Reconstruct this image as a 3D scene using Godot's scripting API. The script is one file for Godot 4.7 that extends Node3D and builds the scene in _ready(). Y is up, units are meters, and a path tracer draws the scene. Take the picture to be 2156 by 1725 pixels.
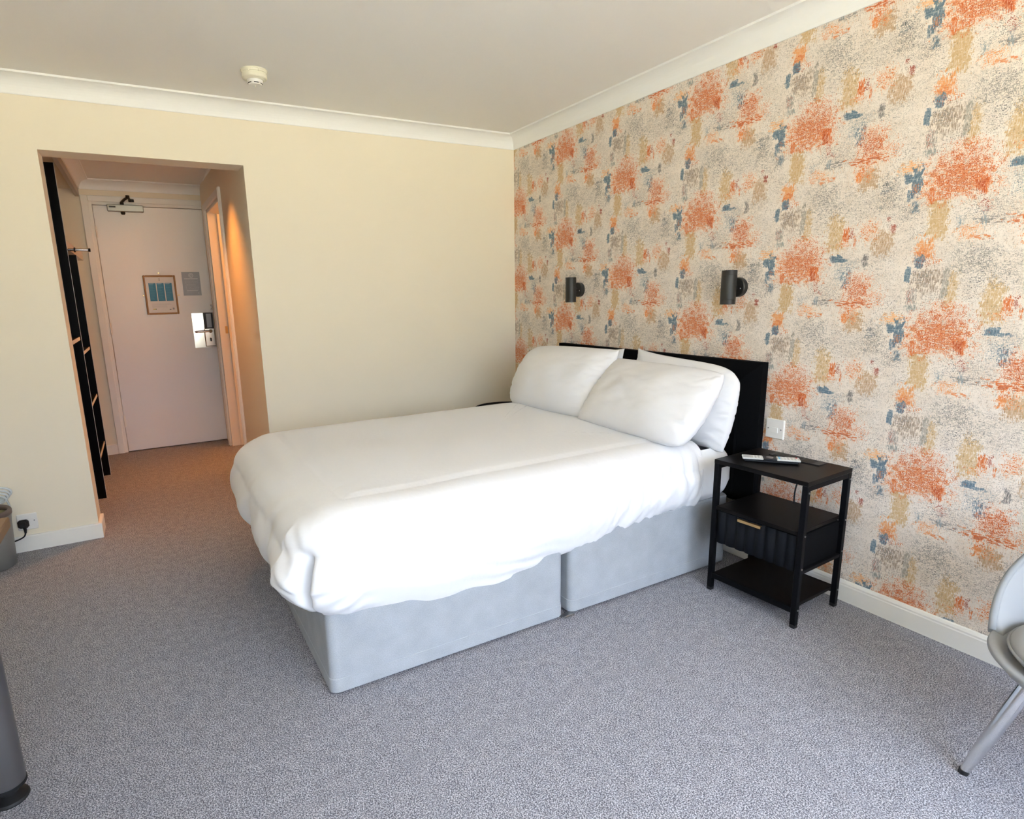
extends Node3D

# ---------------------------------------------------------------- constants of the place (metres, y up; origin on the floor under the camera)
const XW := 2.37      # papered wall
const ZB := -3.662    # cream wall with the opening
const ZI := -3.825    # its other face
const ZD := -5.72     # wall of the entrance door
const CEIL := 2.304
const CCEIL := 2.2    # lobby ceiling
const XL := -1.25     # left wall
const ZR := 1.4      # window wall

var used := {}
var M := {}

# ---------------------------------------------------------------- naming helpers
func numbered(called: String) -> String:
	if not used.has(called):
		used[called] = 0
		return called
	used[called] += 1
	return "%s_%03d" % [called, used[called]]

func tag(o: Node3D, label: String, category: String, group := "") -> Node3D:
	o.set_meta("label", label)
	o.set_meta("category", category)
	if group != "":
		o.set_meta("group", group)
	return o

func thing(called: String, label: String, category: String, at := Vector3.ZERO, turn := 0.0, group := "") -> Node3D:
	var o := Node3D.new()
	o.name = numbered(called)
	add_child(o)
	o.position = at
	o.rotation.y = turn
	tag(o, label, category, group)
	return o

func struct_node(called: String) -> Node3D:
	var o := Node3D.new()
	o.name = called
	add_child(o)
	o.set_meta("kind", "structure")
	return o

func put(called: String, mesh: Mesh, mat: Material, parent: Node = null, at := Vector3.ZERO) -> MeshInstance3D:
	var o := MeshInstance3D.new()
	o.mesh = mesh
	o.material_override = mat
	if parent == null:
		o.name = numbered(called)
		add_child(o)
	else:
		o.name = called
		parent.add_child(o, true)
	o.position = at
	return o

func struct_mesh(called: String, mesh: Mesh, mat: Material) -> MeshInstance3D:
	var o := put(called, mesh, mat)
	o.set_meta("kind", "structure")
	return o

# ---------------------------------------------------------------- geometry helpers
func new_st() -> SurfaceTool:
	var st := SurfaceTool.new()
	st.begin(Mesh.PRIMITIVE_TRIANGLES)
	return st

func tri(st: SurfaceTool, a: Vector3, b: Vector3, c: Vector3, away: Vector3) -> void:
	var n := (b - a).cross(c - a)
	var m := (a + b + c) / 3.0 - away
	if n.dot(m) > 0.0:
		var t := b
		b = c
		c = t
	st.add_vertex(a)
	st.add_vertex(b)
	st.add_vertex(c)

func quad(st: SurfaceTool, a: Vector3, b: Vector3, c: Vector3, d: Vector3, away: Vector3) -> void:
	tri(st, a, b, c, away)
	tri(st, a, c, d, away)

# a box with chamfered edges
func add_box(st: SurfaceTool, lo: Vector3, hi: Vector3, ch := 0.0) -> void:
	st.set_smooth_group(-1)
	var ctr := (lo + hi) * 0.5
	var h := (hi - lo) * 0.5
	ch = min(ch, min(h.x, min(h.y, h.z)) * 0.95)
	var P := func(sx: int, sy: int, sz: int, ax: int) -> Vector3:
		var s := Vector3(sx, sy, sz)
		var v := Vector3.ZERO
		for k in 3:
			v[k] = s[k] * (h[k] if k == ax else h[k] - ch)
		return ctr + v
	for ax in 3:
		var a1 := (ax + 1) % 3
		var a2 := (ax + 2) % 3
		for s in [-1, 1]:
			var c := []
			for q in [[-1, -1], [1, -1], [1, 1], [-1, 1]]:
				var sg := [0, 0, 0]
				sg[ax] = s
				sg[a1] = q[0]
				sg[a2] = q[1]
				c.append(P.call(sg[0], sg[1], sg[2], ax))
			quad(st, c[0], c[1], c[2], c[3], ctr)
	if ch <= 0.0:
		return
	for ax in 3:
		var a1 := (ax + 1) % 3
		var a2 := (ax + 2) % 3
		for q in [[-1, -1], [1, -1], [1, 1], [-1, 1]]:
			var s0 := [0, 0, 0]
			s0[a1] = q[0]
			s0[a2] = q[1]
			s0[ax] = -1
			var s1 := s0.duplicate()
			s1[ax] = 1
			quad(st, P.call(s0[0], s0[1], s0[2], a1), P.call(s1[0], s1[1], s1[2], a1), P.call(s1[0], s1[1], s1[2], a2), P.call(s0[0], s0[1], s0[2], a2), ctr)
	for sx in [-1, 1]:
		for sy in [-1, 1]:
			for sz in [-1, 1]:
				tri(st, P.call(sx, sy, sz, 0), P.call(sx, sy, sz, 1), P.call(sx, sy, sz, 2), ctr)

func done(st: SurfaceTool) -> ArrayMesh:
	st.generate_normals()
	return st.commit()

func box(lo: Vector3, hi: Vector3, ch := 0.002) -> ArrayMesh:
	var st := new_st()
	add_box(st, lo, hi, ch)
	return done(st)

# a grid of points rows[i][j]; smooth
func add_grid(st: SurfaceTool, rows: Array, close_j := false, flip := false) -> void:
	st.set_smooth_group(0)
	for i in rows.size() - 1:
		var r0: PackedVector3Array = rows[i]
		var r1: PackedVector3Array = rows[i + 1]
		var n := r0.size()
		for j in (n if close_j else n - 1):
			var k := (j + 1) % n
			if flip:
				st.add_vertex(r0[j]); st.add_vertex(r1[k]); st.add_vertex(r0[k])
				st.add_vertex(r0[j]); st.add_vertex(r1[j]); st.add_vertex(r1[k])
			else:
				st.add_vertex(r0[j]); st.add_vertex(r0[k]); st.add_vertex(r1[k])
				st.add_vertex(r0[j]); st.add_vertex(r1[k]); st.add_vertex(r1[j])

# lathe about y: profile of (radius, y); sx, sz stretch it to an oval
func add_lathe(st: SurfaceTool, prof: Array, seg := 32, sx := 1.0, sz := 1.0, at := Vector3.ZERO, basis := Basis.IDENTITY) -> void:
	var rows := []
	for p in prof:
		var r := PackedVector3Array()
		for k in seg:
			var a := TAU * k / seg
			r.append(at + basis * Vector3(cos(a) * p[0] * sx, p[1], sin(a) * p[0] * sz))
		rows.append(r)
	add_grid(st, rows, true, true)

func lathe(prof: Array, seg := 32, sx := 1.0, sz := 1.0, basis := Basis.IDENTITY) -> ArrayMesh:
	var st := new_st()
	add_lathe(st, prof, seg, sx, sz, Vector3.ZERO, basis)
	return done(st)

# sharp-edged turned piece: each profile corner is doubled by a tiny step so that shading stays crisp
func turned(prof: Array, seg := 32, basis := Basis.IDENTITY) -> ArrayMesh:
	var p := []
	for k in prof.size():
		var a: Array = prof[k]
		if k > 0:
			var b: Array = prof[k - 1]
			var d := Vector2(b[0] - a[0], b[1] - a[1])
			var s: float = min(0.0006, d.length() * 0.2)
			if d.length() > 0.0:
				p.append([a[0] + d.normalized().x * s, a[1] + d.normalized().y * s])
		p.append(a)
		if k < prof.size() - 1:
			var c: Array = prof[k + 1]
			var e := Vector2(c[0] - a[0], c[1] - a[1])
			var s2: float = min(0.0006, e.length() * 0.2)
			if e.length() > 0.0:
				p.append([a[0] + e.normalized().x * s2, a[1] + e.normalized().y * s2])
	return lathe(p, seg, 1.0, 1.0, basis)

func add_tube(st: SurfaceTool, pts: Array, radii, seg := 12, caps := true) -> void:
	var rows := []
	var up := Vector3.UP
	for i in pts.size():
		var d: Vector3 = (pts[min(i + 1, pts.size() - 1)] - pts[max(i - 1, 0)]).normalized()
		if i == 0 and abs(d.dot(up)) > 0.9:
			up = Vector3.RIGHT
		var s := d.cross(up).normalized()
		var u := s.cross(d).normalized()
		up = u
		var r: float = radii[i] if radii is Array else radii
		var row := PackedVector3Array()
		for k in seg:
			var a := TAU * k / seg
			row.append(pts[i] + (s * cos(a) + u * sin(a)) * r)
		rows.append(row)
	add_grid(st, rows, true, false)
	if caps:
		st.set_smooth_group(-1)
		for e in [0, pts.size() - 1]:
			var row: PackedVector3Array = rows[e]
			var inner: Vector3 = pts[1] if e == 0 else pts[e - 1]
			for k in seg:
				tri(st, pts[e], row[k], row[(k + 1) % seg], inner)

func tube(pts: Array, radii, seg := 12) -> ArrayMesh:
	var st := new_st()
	add_tube(st, pts, radii, seg)
	return done(st)

func smooth_path(pts: Array, n := 8) -> Array:
	var out := []
	for i in pts.size() - 1:
		var p0: Vector3 = pts[max(i - 1, 0)]
		var p1: Vector3 = pts[i]
		var p2: Vector3 = pts[i + 1]
		var p3: Vector3 = pts[min(i + 2, pts.size() - 1)]
		for k in n:
			out.append(p1.cubic_interpolate(p2, p0, p3, float(k) / n))
	out.append(pts[-1])
	return out

# a closed outline in the x-z plane pushed up from y0 to y1, smooth sides, flat ends, small rounding at the rims
func prism(poly: PackedVector2Array, y0: float, y1: float, ch := 0.003) -> ArrayMesh:
	var st := new_st()
	var inner := PackedVector2Array()
	var c := Vector2.ZERO
	for p in poly:
		c += p
	c /= poly.size()
	for p in poly:
		inner.append(p - (p - c).normalized() * ch)
	var rows := []
	for spec in [[inner, y0], [poly, y0 + ch], [poly, y1 - ch], [inner, y1]]:
		var r := PackedVector3Array()
		for p in spec[0]:
			r.append(Vector3(p.x, spec[1], p.y))
		rows.append(r)
	var mid := Vector3(c.x, (y0 + y1) * 0.5, c.y)
	var n := poly.size()
	for i in 3:
		st.set_smooth_group(i + 1)
		for j in n:
			quad(st, rows[i][j], rows[i][(j + 1) % n], rows[i + 1][(j + 1) % n], rows[i + 1][j], mid)
	st.set_smooth_group(-1)
	for j in n:
		tri(st, Vector3(c.x, y1, c.y), rows[3][j], rows[3][(j + 1) % n], mid)
		tri(st, Vector3(c.x, y0, c.y), rows[0][j], rows[0][(j + 1) % n], mid)
	return done(st)

func round_rect(x0: float, z0: float, x1: float, z1: float, r: float, seg := 8) -> PackedVector2Array:
	var out := PackedVector2Array()
	var cs := [Vector2(x1 - r, z1 - r), Vector2(x0 + r, z1 - r), Vector2(x0 + r, z0 + r), Vector2(x1 - r, z0 + r)]
	for q in 4:
		for k in seg + 1:
			var a := PI * 0.5 * (q + float(k) / seg)
			out.append(cs[q] + Vector2(cos(a), sin(a)) * r)
	return out

# a moulding: profile (distance from the wall, height) run along the wall from a to b, with mitred ends
func moulding(prof: Array, a: Vector3, b: Vector3, inward: Vector3, mitre_a := 0.0, mitre_b := 0.0) -> ArrayMesh:
	var st := new_st()
	st.set_smooth_group(-1)
	var d := (b - a).normalized()
	var ra := []
	var rb := []
	for p in prof:
		ra.append(a + inward * p[0] + Vector3.UP * p[1] + d * (p[0] * mitre_a))
		rb.append(b + inward * p[0] + Vector3.UP * p[1] - d * (p[0] * mitre_b))
	var cp := Vector2.ZERO
	for p in prof:
		cp += Vector2(p[0], p[1])
	cp /= prof.size()
	var n := prof.size()
	var mid := (a + b) * 0.5 + inward * cp.x + Vector3.UP * cp.y
	for i in n:
		var k := (i + 1) % n
		# orient by the outline, which runs anticlockwise seen along d
		var e := Vector2(prof[k][0] - prof[i][0], prof[k][1] - prof[i][1])
		var nn := inward * e.y + Vector3.UP * (-e.x)
		var ctr: Vector3 = (ra[i] + rb[k]) * 0.5
		quad(st, ra[i], ra[k], rb[k], rb[i], ctr - nn.normalized() * 0.01)
	for i in range(1, n - 1):
		tri(st, ra[0], ra[i], ra[i + 1], mid)
		tri(st, rb[0], rb[i], rb[i + 1], mid)
	return done(st)

# ---------------------------------------------------------------- materials
func paint(c: Color, rough := 0.6, metal := 0.0) -> StandardMaterial3D:
	var m := StandardMaterial3D.new()
	m.albedo_color = c
	m.roughness = rough
	m.metallic = metal
	return m

func noise(freq: float, seed_: int, oct := 3, kind := FastNoiseLite.TYPE_SIMPLEX_SMOOTH) -> FastNoiseLite:
	var n := FastNoiseLite.new()
	n.seed = seed_
	n.frequency = freq
	n.noise_type = kind
	n.fractal_octaves = oct
	if oct <= 1:
		n.fractal_type = FastNoiseLite.FRACTAL_NONE
	return n

func tex(im: Image) -> ImageTexture:
	im.generate_mipmaps()
	return ImageTexture.create_from_image(im)

# grey-scale noise picture, seamless, stretched if wanted
func field(w: int, h: int, gw: int, gh: int, freq: float, seed_: int, oct := 2) -> PackedByteArray:
	var im := noise(freq, seed_, oct).get_seamless_image(gw, gh)
	im.convert(Image.FORMAT_L8)
	if gw != w or gh != h:
		im.resize(w, h, Image.INTERPOLATE_CUBIC)
	return im.get_data()

func fabric_normal(seed_: int, freq: float, strength: float, size := 512) -> ImageTexture:
	var im := noise(freq, seed_, 3).get_seamless_image(size, size)
	im.convert(Image.FORMAT_RGBA8)
	im.bump_map_to_normal_map(strength)
	return tex(im)

# woven cloth: blotches of nap plus fine grain
func cloth_texture(seed_: int, c: Vector3, freq: float, blotch: float, grain: float) -> ImageTexture:
	var n := 512
	var a := field(n, n, n, n, freq, seed_, 4)
	var b := field(n, n, n, n, 0.35, seed_ + 1, 1)
	var out := PackedByteArray()
	out.resize(n * n * 3)
	for i in n * n:
		var w: float = (a[i] - 128) / 255.0 * blotch + (b[i] - 128) / 255.0 * grain
		out[i * 3] = int(clamp(c.x + w, 0, 255))
		out[i * 3 + 1] = int(clamp(c.y + w, 0, 255))
		out[i * 3 + 2] = int(clamp(c.z + w, 0, 255))
	return tex(Image.create_from_data(n, n, false, Image.FORMAT_RGB8, out))

func carpet_texture() -> ImageTexture:
	var n := 1024
	var fine := field(n, n, n, n, 0.17, 11, 2)
	var dots := field(n, n, n, n, 0.28, 12, 1)
	var blur := field(n, n, n, n, 0.018, 13, 3)
	var out := PackedByteArray()
	out.resize(n * n * 3)
	var dark := Vector3(78, 78, 86)
	var lite := Vector3(206, 205, 211)
	for i in n * n:
		var t: float = 0.5 + (fine[i] - 128) / 255.0 * 1.7 + (dots[i] - 128) / 255.0 * 0.9 + (blur[i] - 128) / 255.0 * 0.22
		t = clamp(t, 0.0, 1.0)
		var c := dark.lerp(lite, t)
		var w := (dots[(i * 7) % (n * n)] - 128) / 255.0 * 16.0
		out[i * 3] = int(clamp(c.x + w, 0, 255))
		out[i * 3 + 1] = int(clamp(c.y, 0, 255))
		out[i * 3 + 2] = int(clamp(c.z - w * 0.6, 0, 255))
	return tex(Image.create_from_data(n, n, false, Image.FORMAT_RGB8, out))

# the printed wallpaper: one motif 0.52 m wide and 0.512 m high, half-drop repeat, drawn twice side by side
var PW := 1536
var PH := 768
var pp: PackedByteArray
var hs: PackedByteArray
var vs: PackedByteArray
var sp: PackedByteArray
var lo_n: PackedByteArray
var vf: PackedByteArray

func dab(U: float, V: float, W: float, H: float, col: Color, density: float, style: int, soft := 0.45, alpha := 0.9) -> void:
	# style 0 brushed (vertical), 1 cross-hatch scribble, 2 specks, 3 dense brush, 4 horizontal scratches
	var sxp := 768.0 / 520.0
	var syp := 768.0 / 512.0
	W *= 1.16
	H *= 1.16
	var cr := col.r * 255.0
	var cg := col.g * 255.0
	var cb := col.b * 255.0
	for copy in 2:
		var cx := (U + 520.0 * copy) * sxp
		var cy := 768.0 - (V + 256.0 * copy) * syp
		var hw := W * 0.5 * sxp
		var hh := H * 0.5 * syp
		var mx := int(hw * 1.35) + 2
		var my := int(hh * 1.35) + 2
		for oy in range(-my, my + 1):
			var y := posmod(int(cy) + oy, PH)
			var dy: float = abs(oy / hh)
			for ox in range(-mx, mx + 1):
				var x := posmod(int(cx) + ox, PW)
				var i := y * PW + x
				var dx: float = abs(ox / hw)
				var e: float = max(dx, dy) * 0.65 + sqrt(dx * dx + dy * dy) * 0.32 + (lo_n[i] - 128) / 255.0 * 0.85 + (vf[i] - 128) / 255.0 * 0.45 + (hs[i] - 128) / 255.0 * 0.25
				var cov: float = clamp((1.02 - e) / soft, 0.0, 1.0) * density
				if cov <= 0.0:
					continue
				var n: float
				match style:
					0:
						n = 0.5 + (vf[i] - 128) / 255.0 * 1.5 + (sp[i] - 128) / 255.0 * 0.6 + (vs[i] - 128) / 255.0 * 0.4
					1:
						# thin crossing threads: the zero lines of the two stretched noises
						n = float(min(abs(hs[i] - 128), abs(vs[i] - 128) + 2)) / 21.0 + (sp[i] - 128) / 255.0 * 1.5
					2:
						n = 0.5 - (sp[i] - 128) / 255.0 * 1.8 - (vs[i] - 128) / 255.0 * 0.7
					3:
						n = 0.5 + (vf[i] - 128) / 255.0 * 1.3 + (sp[i] - 128) / 255.0 * 0.3
					_:
						n = 0.5 - (hs[i] - 128) / 255.0 * 1.9 - (sp[i] - 128) / 255.0 * 0.6
				var a: float = clamp((cov - n) * 9.0, 0.0, 1.0) * alpha
				if a <= 0.0:
					continue
				var j := i * 3
				pp[j] = int(lerp(float(pp[j]), cr, a))
				pp[j + 1] = int(lerp(float(pp[j + 1]), cg, a))
				pp[j + 2] = int(lerp(float(pp[j + 2]), cb, a))

func wallpaper_texture() -> ImageTexture:
	hs = field(PW, PH, PW / 4, PH, 0.085, 21, 2)
	vs = field(PW, PH, PW, PH / 4, 0.085, 22, 2)
	sp = field(PW, PH, PW, PH, 0.14, 23, 2)
	lo_n = field(PW, PH, PW / 2, PH / 2, 0.05, 24, 3)
	vf = field(PW, PH, PW, PH / 8, 0.24, 26, 2)
	var bw := field(PW, PH, PW / 4, PH / 4, 0.03, 25, 2)
	pp.resize(PW * PH * 3)
	for i in PW * PH:
		var t: float = (bw[i] - 128) / 255.0
		var w: float = (vs[i] - 128) / 255.0 * 10.0 + (hs[i] - 128) / 255.0 * 8.0
		pp[i * 3] = int(clamp(243 + t * 8 + w, 0, 255))
		pp[i * 3 + 1] = int(clamp(230 + t * 12 + w, 0, 255))
		pp[i * 3 + 2] = int(clamp(216 + t * 16 + w, 0, 255))
	var OR := Color8(222, 106, 40)
	var OD := Color8(186, 74, 30)
	var OP := Color8(246, 180, 116)
	var TA := Color8(212, 178, 128)
	var TB := Color8(196, 160, 122)
	var BL := Color8(98, 122, 138)
	var BG := Color8(128, 144, 152)
	var GR := Color8(158, 152, 142)
	var GD := Color8(112, 108, 104)
	var BR := Color8(160, 138, 116)
	var RD := Color8(158, 62, 42)
	# faint grey scribble and washes under everything
	for a in [[110, 250, 300, 220], [380, 210, 260, 150], [240, 400, 260, 150], [450, 40, 220, 120], [20, 450, 240, 120], [300, 20, 180, 160], [460, 440, 200, 120]]:
		dab(a[0], a[1], a[2], a[3], Color8(186, 174, 160), 0.40, 2, 0.8, 0.6)
	# thread-like greys and taupes that run through the whole print
	for a in [[60, 470, 150, 90], [200, 500, 130, 80], [380, 210, 130, 150], [470, 150, 110, 120], [320, 260, 120, 90], [100, 120, 120, 90], [200, 160, 110, 120], [480, 360, 120, 110], [20, 350, 90, 90], [270, 400, 110, 110], [430, 20, 110, 70], [330, 180, 90, 80]]:
		dab(a[0], a[1], a[2], a[3], Color8(190, 176, 162), 0.42, 1, 0.9, 0.55)
		dab(a[0] + 12, a[1] - 8, a[2] * 0.8, a[3] * 0.8, Color8(142, 134, 126), 0.36, 1, 0.9, 0.7)
	# peach grounds under the orange
	for a in [[128, 15, 230, 170], [365, 385, 150, 190], [58, 290, 70, 90], [392, 112, 90, 95], [185, 338, 120, 60], [300, 95, 80, 90], [505, 305, 90, 60]]:
		dab(a[0], a[1], a[2], a[3], Color8(244, 206, 170), 0.60, 0, 0.9, 0.45)
	# tan brush marks
	dab(86, 391, 56, 118, TA, 0.86, 3, 0.3, 0.95)
	dab(368, 297, 64, 66, TB, 0.86, 3, 0.3, 0.9)
	dab(269, 108, 60, 126, TA, 0.80, 3, 0.35, 0.9)
	dab(262, 165, 22, 60, TA, 0.66, 0, 0.4, 0.9)
	dab(150, 157, 36, 112, TA, 0.72, 0, 0.35, 0.9)
	dab(441, 72, 70, 84, TB, 0.78, 3, 0.4, 0.85)
	dab(130, 175, 20, 98, Color8(166, 160, 148), 0.78, 0, 0.3, 0.9)
	dab(75, 187, 92, 88, BR, 0.62, 0, 0.55, 0.85)
	dab(60, 200, 60, 60, GD, 0.40, 2, 0.6, 0.8)
	# grey scribbles
	dab(446, 240, 84, 128, GR, 0.60, 1, 0.6, 0.8)
	dab(446, 240, 76, 120, GD, 0.42, 2, 0.7, 0.8)
	dab(203, 247, 150, 118, GR, 0.55, 1, 0.7, 0.8)
	dab(215, 250, 120, 96, GD, 0.38, 2, 0.7, 0.8)
	dab(272, 205, 165, 84, GR, 0.50, 1, 0.7, 0.8)
	dab(240, 190, 90, 50, GD, 0.40, 1, 0.6, 0.7)
	dab(233, 369, 84, 26, GD, 0.55, 4, 0.5, 0.8)
	dab(215, 375, 16, 40, BG, 0.6, 0, 0.4, 0.8)
	dab(36, 126, 34, 78, GR, 0.62, 0, 0.5, 0.85)
	dab(30, 135, 22, 50, RD, 0.36, 2, 0.6, 0.7)
	dab(40, 95, 40, 22, Color8(160, 164, 156), 0.72, 0, 0.4, 0.8)
	dab(212, 408, 120, 56, GD, 0.34, 2, 0.7, 0.8)
	dab(205, 425, 100, 70, GR, 0.34, 2, 0.7, 0.7)
	dab(387, 8, 20, 50, GD, 0.66, 0, 0.4, 0.85)
	dab(330, 505, 130, 60, GR, 0.48, 1, 0.7, 0.7)
	dab(420, 480, 110, 60, GR, 0.30, 1, 0.7, 0.7)
	dab(500, 180, 60, 90, GR, 0.42, 1, 0.7, 0.7)
	# blue marks
	dab(311, 476, 76, 76, BG, 0.58, 1, 0.55, 0.9)
	dab(322, 455, 34, 60, BL, 0.55, 0, 0.5, 0.9)
	dab(280, 22, 40, 22, BL, 0.95, 3, 0.15, 0.95)
	dab(304, 14, 40, 10, BL, 0.85, 3, 0.25, 0.9)
	dab(15, 211, 17, 46, BL, 0.90, 3, 0.2, 0.95)
	dab(434, 272, 30, 16, Color8(92, 98, 100), 0.72, 1, 0.4, 0.9)
	dab(434, 250, 30, 20, Color8(92, 104, 112), 0.72, 1, 0.4, 0.9)
	dab(150, 365, 26, 50, BG, 0.55, 1, 0.5, 0.8)
	# big orange blaze
	dab(125, -2, 205, 122, OP, 0.46, 1, 0.4, 0.8)
	dab(125, -2, 200, 116, OP, 0.40, 4, 0.45, 0.85)
	dab(140, 84, 92, 62, OP, 0.42, 1, 0.5, 0.85)
	dab(507, 310, 74, 46, OP, 0.62, 4, 0.5, 0.85)
	dab(128, -4, 200, 120, OR, 0.50, 1, 0.45, 0.9)
	dab(128, 0, 190, 116, OR, 0.36, 4, 0.5, 0.85)
	dab(142, 84, 96, 66, OR, 0.52, 1, 0.5, 0.9)
	dab(135, 18, 180, 150, OD, 0.46, 2, 0.6, 0.85)
	dab(195, -32, 34, 50, OR, 0.75, 0, 0.35, 0.9)
	dab(192, -36, 24, 40, OD, 0.60, 0, 0.4, 0.85)
	dab(90, -54, 60, 22, OR, 0.70, 1, 0.4, 0.9)
	dab(60, -45, 20, 40, OR, 0.7, 0, 0.4, 0.85)
	# blue twin beside it
	dab(503, 279, 26, 34, BL, 0.92, 3, 0.25, 0.95)
	dab(8, 6, 30, 78, BL, 0.92, 3, 0.25, 0.95)
	dab(514, 222, 22, 40, BL, 0.72, 0, 0.35, 0.9)
	dab(13, 433, 20, 38, BL, 0.66, 0, 0.4, 0.9)
	dab(8, -20, 26, 40, OR, 0.40, 2, 0.6, 0.8)
	dab(5, 420, 60, 60, GD, 0.40, 2, 0.7, 0.8)
	# second orange cluster
	dab(369, 423, 92, 106, OP, 0.40, 1, 0.5, 0.8)
	dab(369, 423, 92, 106, OR, 0.54, 1, 0.5, 0.9)
	dab(365, 415, 84, 100, OD, 0.50, 2, 0.6, 0.85)
	dab(358, 366, 156, 30, OR, 0.66, 4, 0.5, 0.9)
	dab(358, 362, 120, 26, OD, 0.44, 4, 0.6, 0.85)
	dab(352, 326, 70, 58, OP, 0.72, 1, 0.4, 0.85)
	dab(345, 330, 60, 62, OR, 0.54, 1, 0.5, 0.9)
	dab(332, 312, 20, 44, Color8(240, 140, 70), 0.70, 0, 0.4, 0.85)
	dab(438, 390, 60, 66, OR, 0.36, 2, 0.6, 0.8)
	# smaller marks
	dab(308, 109, 22, 48, OR, 0.78, 0, 0.35, 0.9)
	dab(329, 111, 14, 38, RD, 0.58, 2, 0.5, 0.9)
	dab(295, 69, 54, 28, OP, 0.62, 1, 0.5, 0.85)
	dab(298, 70, 46, 24, OR, 0.44, 1, 0.5, 0.85)
	dab(343, 80, 10, 40, OR, 0.66, 0, 0.5, 0.85)
	dab(58, 294, 50, 68, Color8(238, 158, 92), 0.78, 0, 0.4, 0.9)
	dab(52, 280, 60, 40, OR, 0.46, 4, 0.5, 0.85)
	dab(47, 249, 28, 40, BL, 0.86, 3, 0.3, 0.95)
	dab(60, 245, 50, 40, RD, 0.36, 2, 0.6, 0.8)
	dab(176, 338, 64, 44, OR, 0.58, 1, 0.5, 0.9)
	dab(215, 318, 60, 18, OR, 0.52, 4, 0.5, 0.85)
	dab(180, 340, 80, 46, OP, 0.42, 1, 0.6, 0.8)
	dab(392, 114, 62, 72, OP, 0.58, 1, 0.5, 0.8)
	dab(388, 116, 58, 66, OR, 0.52, 1, 0.5, 0.85)
	dab(470, 116, 17, 26, RD, 0.72, 0, 0.4, 0.85)
	dab(452, 146, 14, 16, RD, 0.70, 1, 0.4, 0.85)
	dab(208, 430, 20, 40, RD, 0.46, 2, 0.5, 0.8)
	dab(222, 408, 34, 20, RD, 0.46, 1, 0.5, 0.8)
	dab(95, 250, 40, 20, OR, 0.40, 2, 0.6, 0.8)
	# the weave: pale threads break up every mark, dark threads fleck the ground
	for i in PW * PH:
		var th: float = (max(vs[i], hs[i]) - 150) / 255.0 + (sp[(i * 3 + 977) % (PW * PH)] - 128) / 255.0 * 0.7
		var k := i * 3
		if th > 0.02:
			var a: float = min(0.40, (th - 0.02) * 3.0)
			pp[k] = int(lerp(float(pp[k]), 242.0, a))
			pp[k + 1] = int(lerp(float(pp[k + 1]), 232.0, a))
			pp[k + 2] = int(lerp(float(pp[k + 2]), 220.0, a))
		var dk: float = (118 - sp[i]) / 255.0 + (118 - vs[i]) / 255.0 + (lo_n[i] - 128) / 255.0 * 0.5
		if dk > 0.34:
			var b: float = min(0.55, (dk - 0.34) * 6.0)
			pp[k] = int(pp[k] * (1.0 - b * 0.36))
			pp[k + 1] = int(pp[k + 1] * (1.0 - b * 0.40))
			pp[k + 2] = int(pp[k + 2] * (1.0 - b * 0.44))
	return tex(Image.create_from_data(PW, PH, false, Image.FORMAT_RGB8, pp))

func make_materials() -> void:
	M.cream = paint(Color8(244, 234, 212), 0.75)
	M.ceiling = paint(Color8(248, 246, 240), 0.8)
	M.white_paint = paint(Color8(243, 241, 234), 0.45)
	M.door_paint = paint(Color8(246, 245, 243), 0.38)
	M.carpet = paint(Color(1, 1, 1), 1.0)
	M.carpet.albedo_texture = carpet_texture()
	M.carpet.uv1_triplanar = true
	M.carpet.uv1_world_triplanar = true
	M.carpet.uv1_scale = Vector3(1.1, 1.1, 1.1)
	M.paper = paint(Color(1, 1, 1), 0.7)
	M.paper.albedo_texture = wallpaper_texture()
	M.cotton = paint(Color8(240, 240, 241), 0.85)
	M.cotton.normal_enabled = true
	M.cotton.normal_texture = fabric_normal(31, 0.03, 2.0)
	M.cotton.normal_scale = 0.25
	M.cotton.uv1_triplanar = true
	M.cotton.uv1_scale = Vector3(2.2, 2.2, 2.2)
	M.sheet = paint(Color8(240, 240, 240), 0.85)
	M.divan = paint(Color8(176, 180, 182), 0.95)
	M.divan.albedo_texture = cloth_texture(41, Vector3(165, 170, 175), 0.012, 12.0, 22.0)
	M.divan.albedo_color = Color(1, 1, 1)
	M.divan.uv1_triplanar = true
	M.divan.uv1_scale = Vector3(1.5, 1.5, 1.5)
	M.velvet_black = paint(Color8(11, 11, 12), 0.95)
	M.velvet_black.rim_enabled = true
	M.velvet_black.rim = 0.06
	M.velvet_grey = paint(Color8(156, 158, 159), 0.9)
	M.velvet_grey.rim_enabled = true
	M.velvet_grey.rim = 0.25
	M.piping = paint(Color8(146, 148, 149), 0.85)
	M.black_metal = paint(Color8(13, 13, 15), 0.45)
	M.black_board = paint(Color8(18, 16, 15), 0.36)
	M.black_front = paint(Color8(22, 24, 28), 0.6)
	M.black_fabric = paint(Color8(13, 13, 14), 0.95)
	M.sconce = paint(Color8(36, 36, 34), 0.45)
	for k in ["velvet_black", "black_metal", "black_board", "black_front", "black_fabric"]:
		M[k].metallic_specular = 0.2
	M.gold = paint(Color8(214, 176, 120), 0.28, 1.0)
	M.chrome = paint(Color8(225, 225, 225), 0.16, 1.0)
	M.steel = paint(Color8(150, 150, 152), 0.35, 1.0)
	M.plastic_white = paint(Color8(242, 240, 234), 0.35)
	M.plastic_dark = paint(Color8(20, 22, 26), 0.45)
	M.rubber = paint(Color8(16, 16, 17), 0.6)
	M.bin = paint(Color8(128, 128, 126), 0.42)
	M.bin_rim = paint(Color8(112, 98, 92), 0.5)
	M.bin_in = paint(Color8(150, 148, 110), 0.7)

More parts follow.
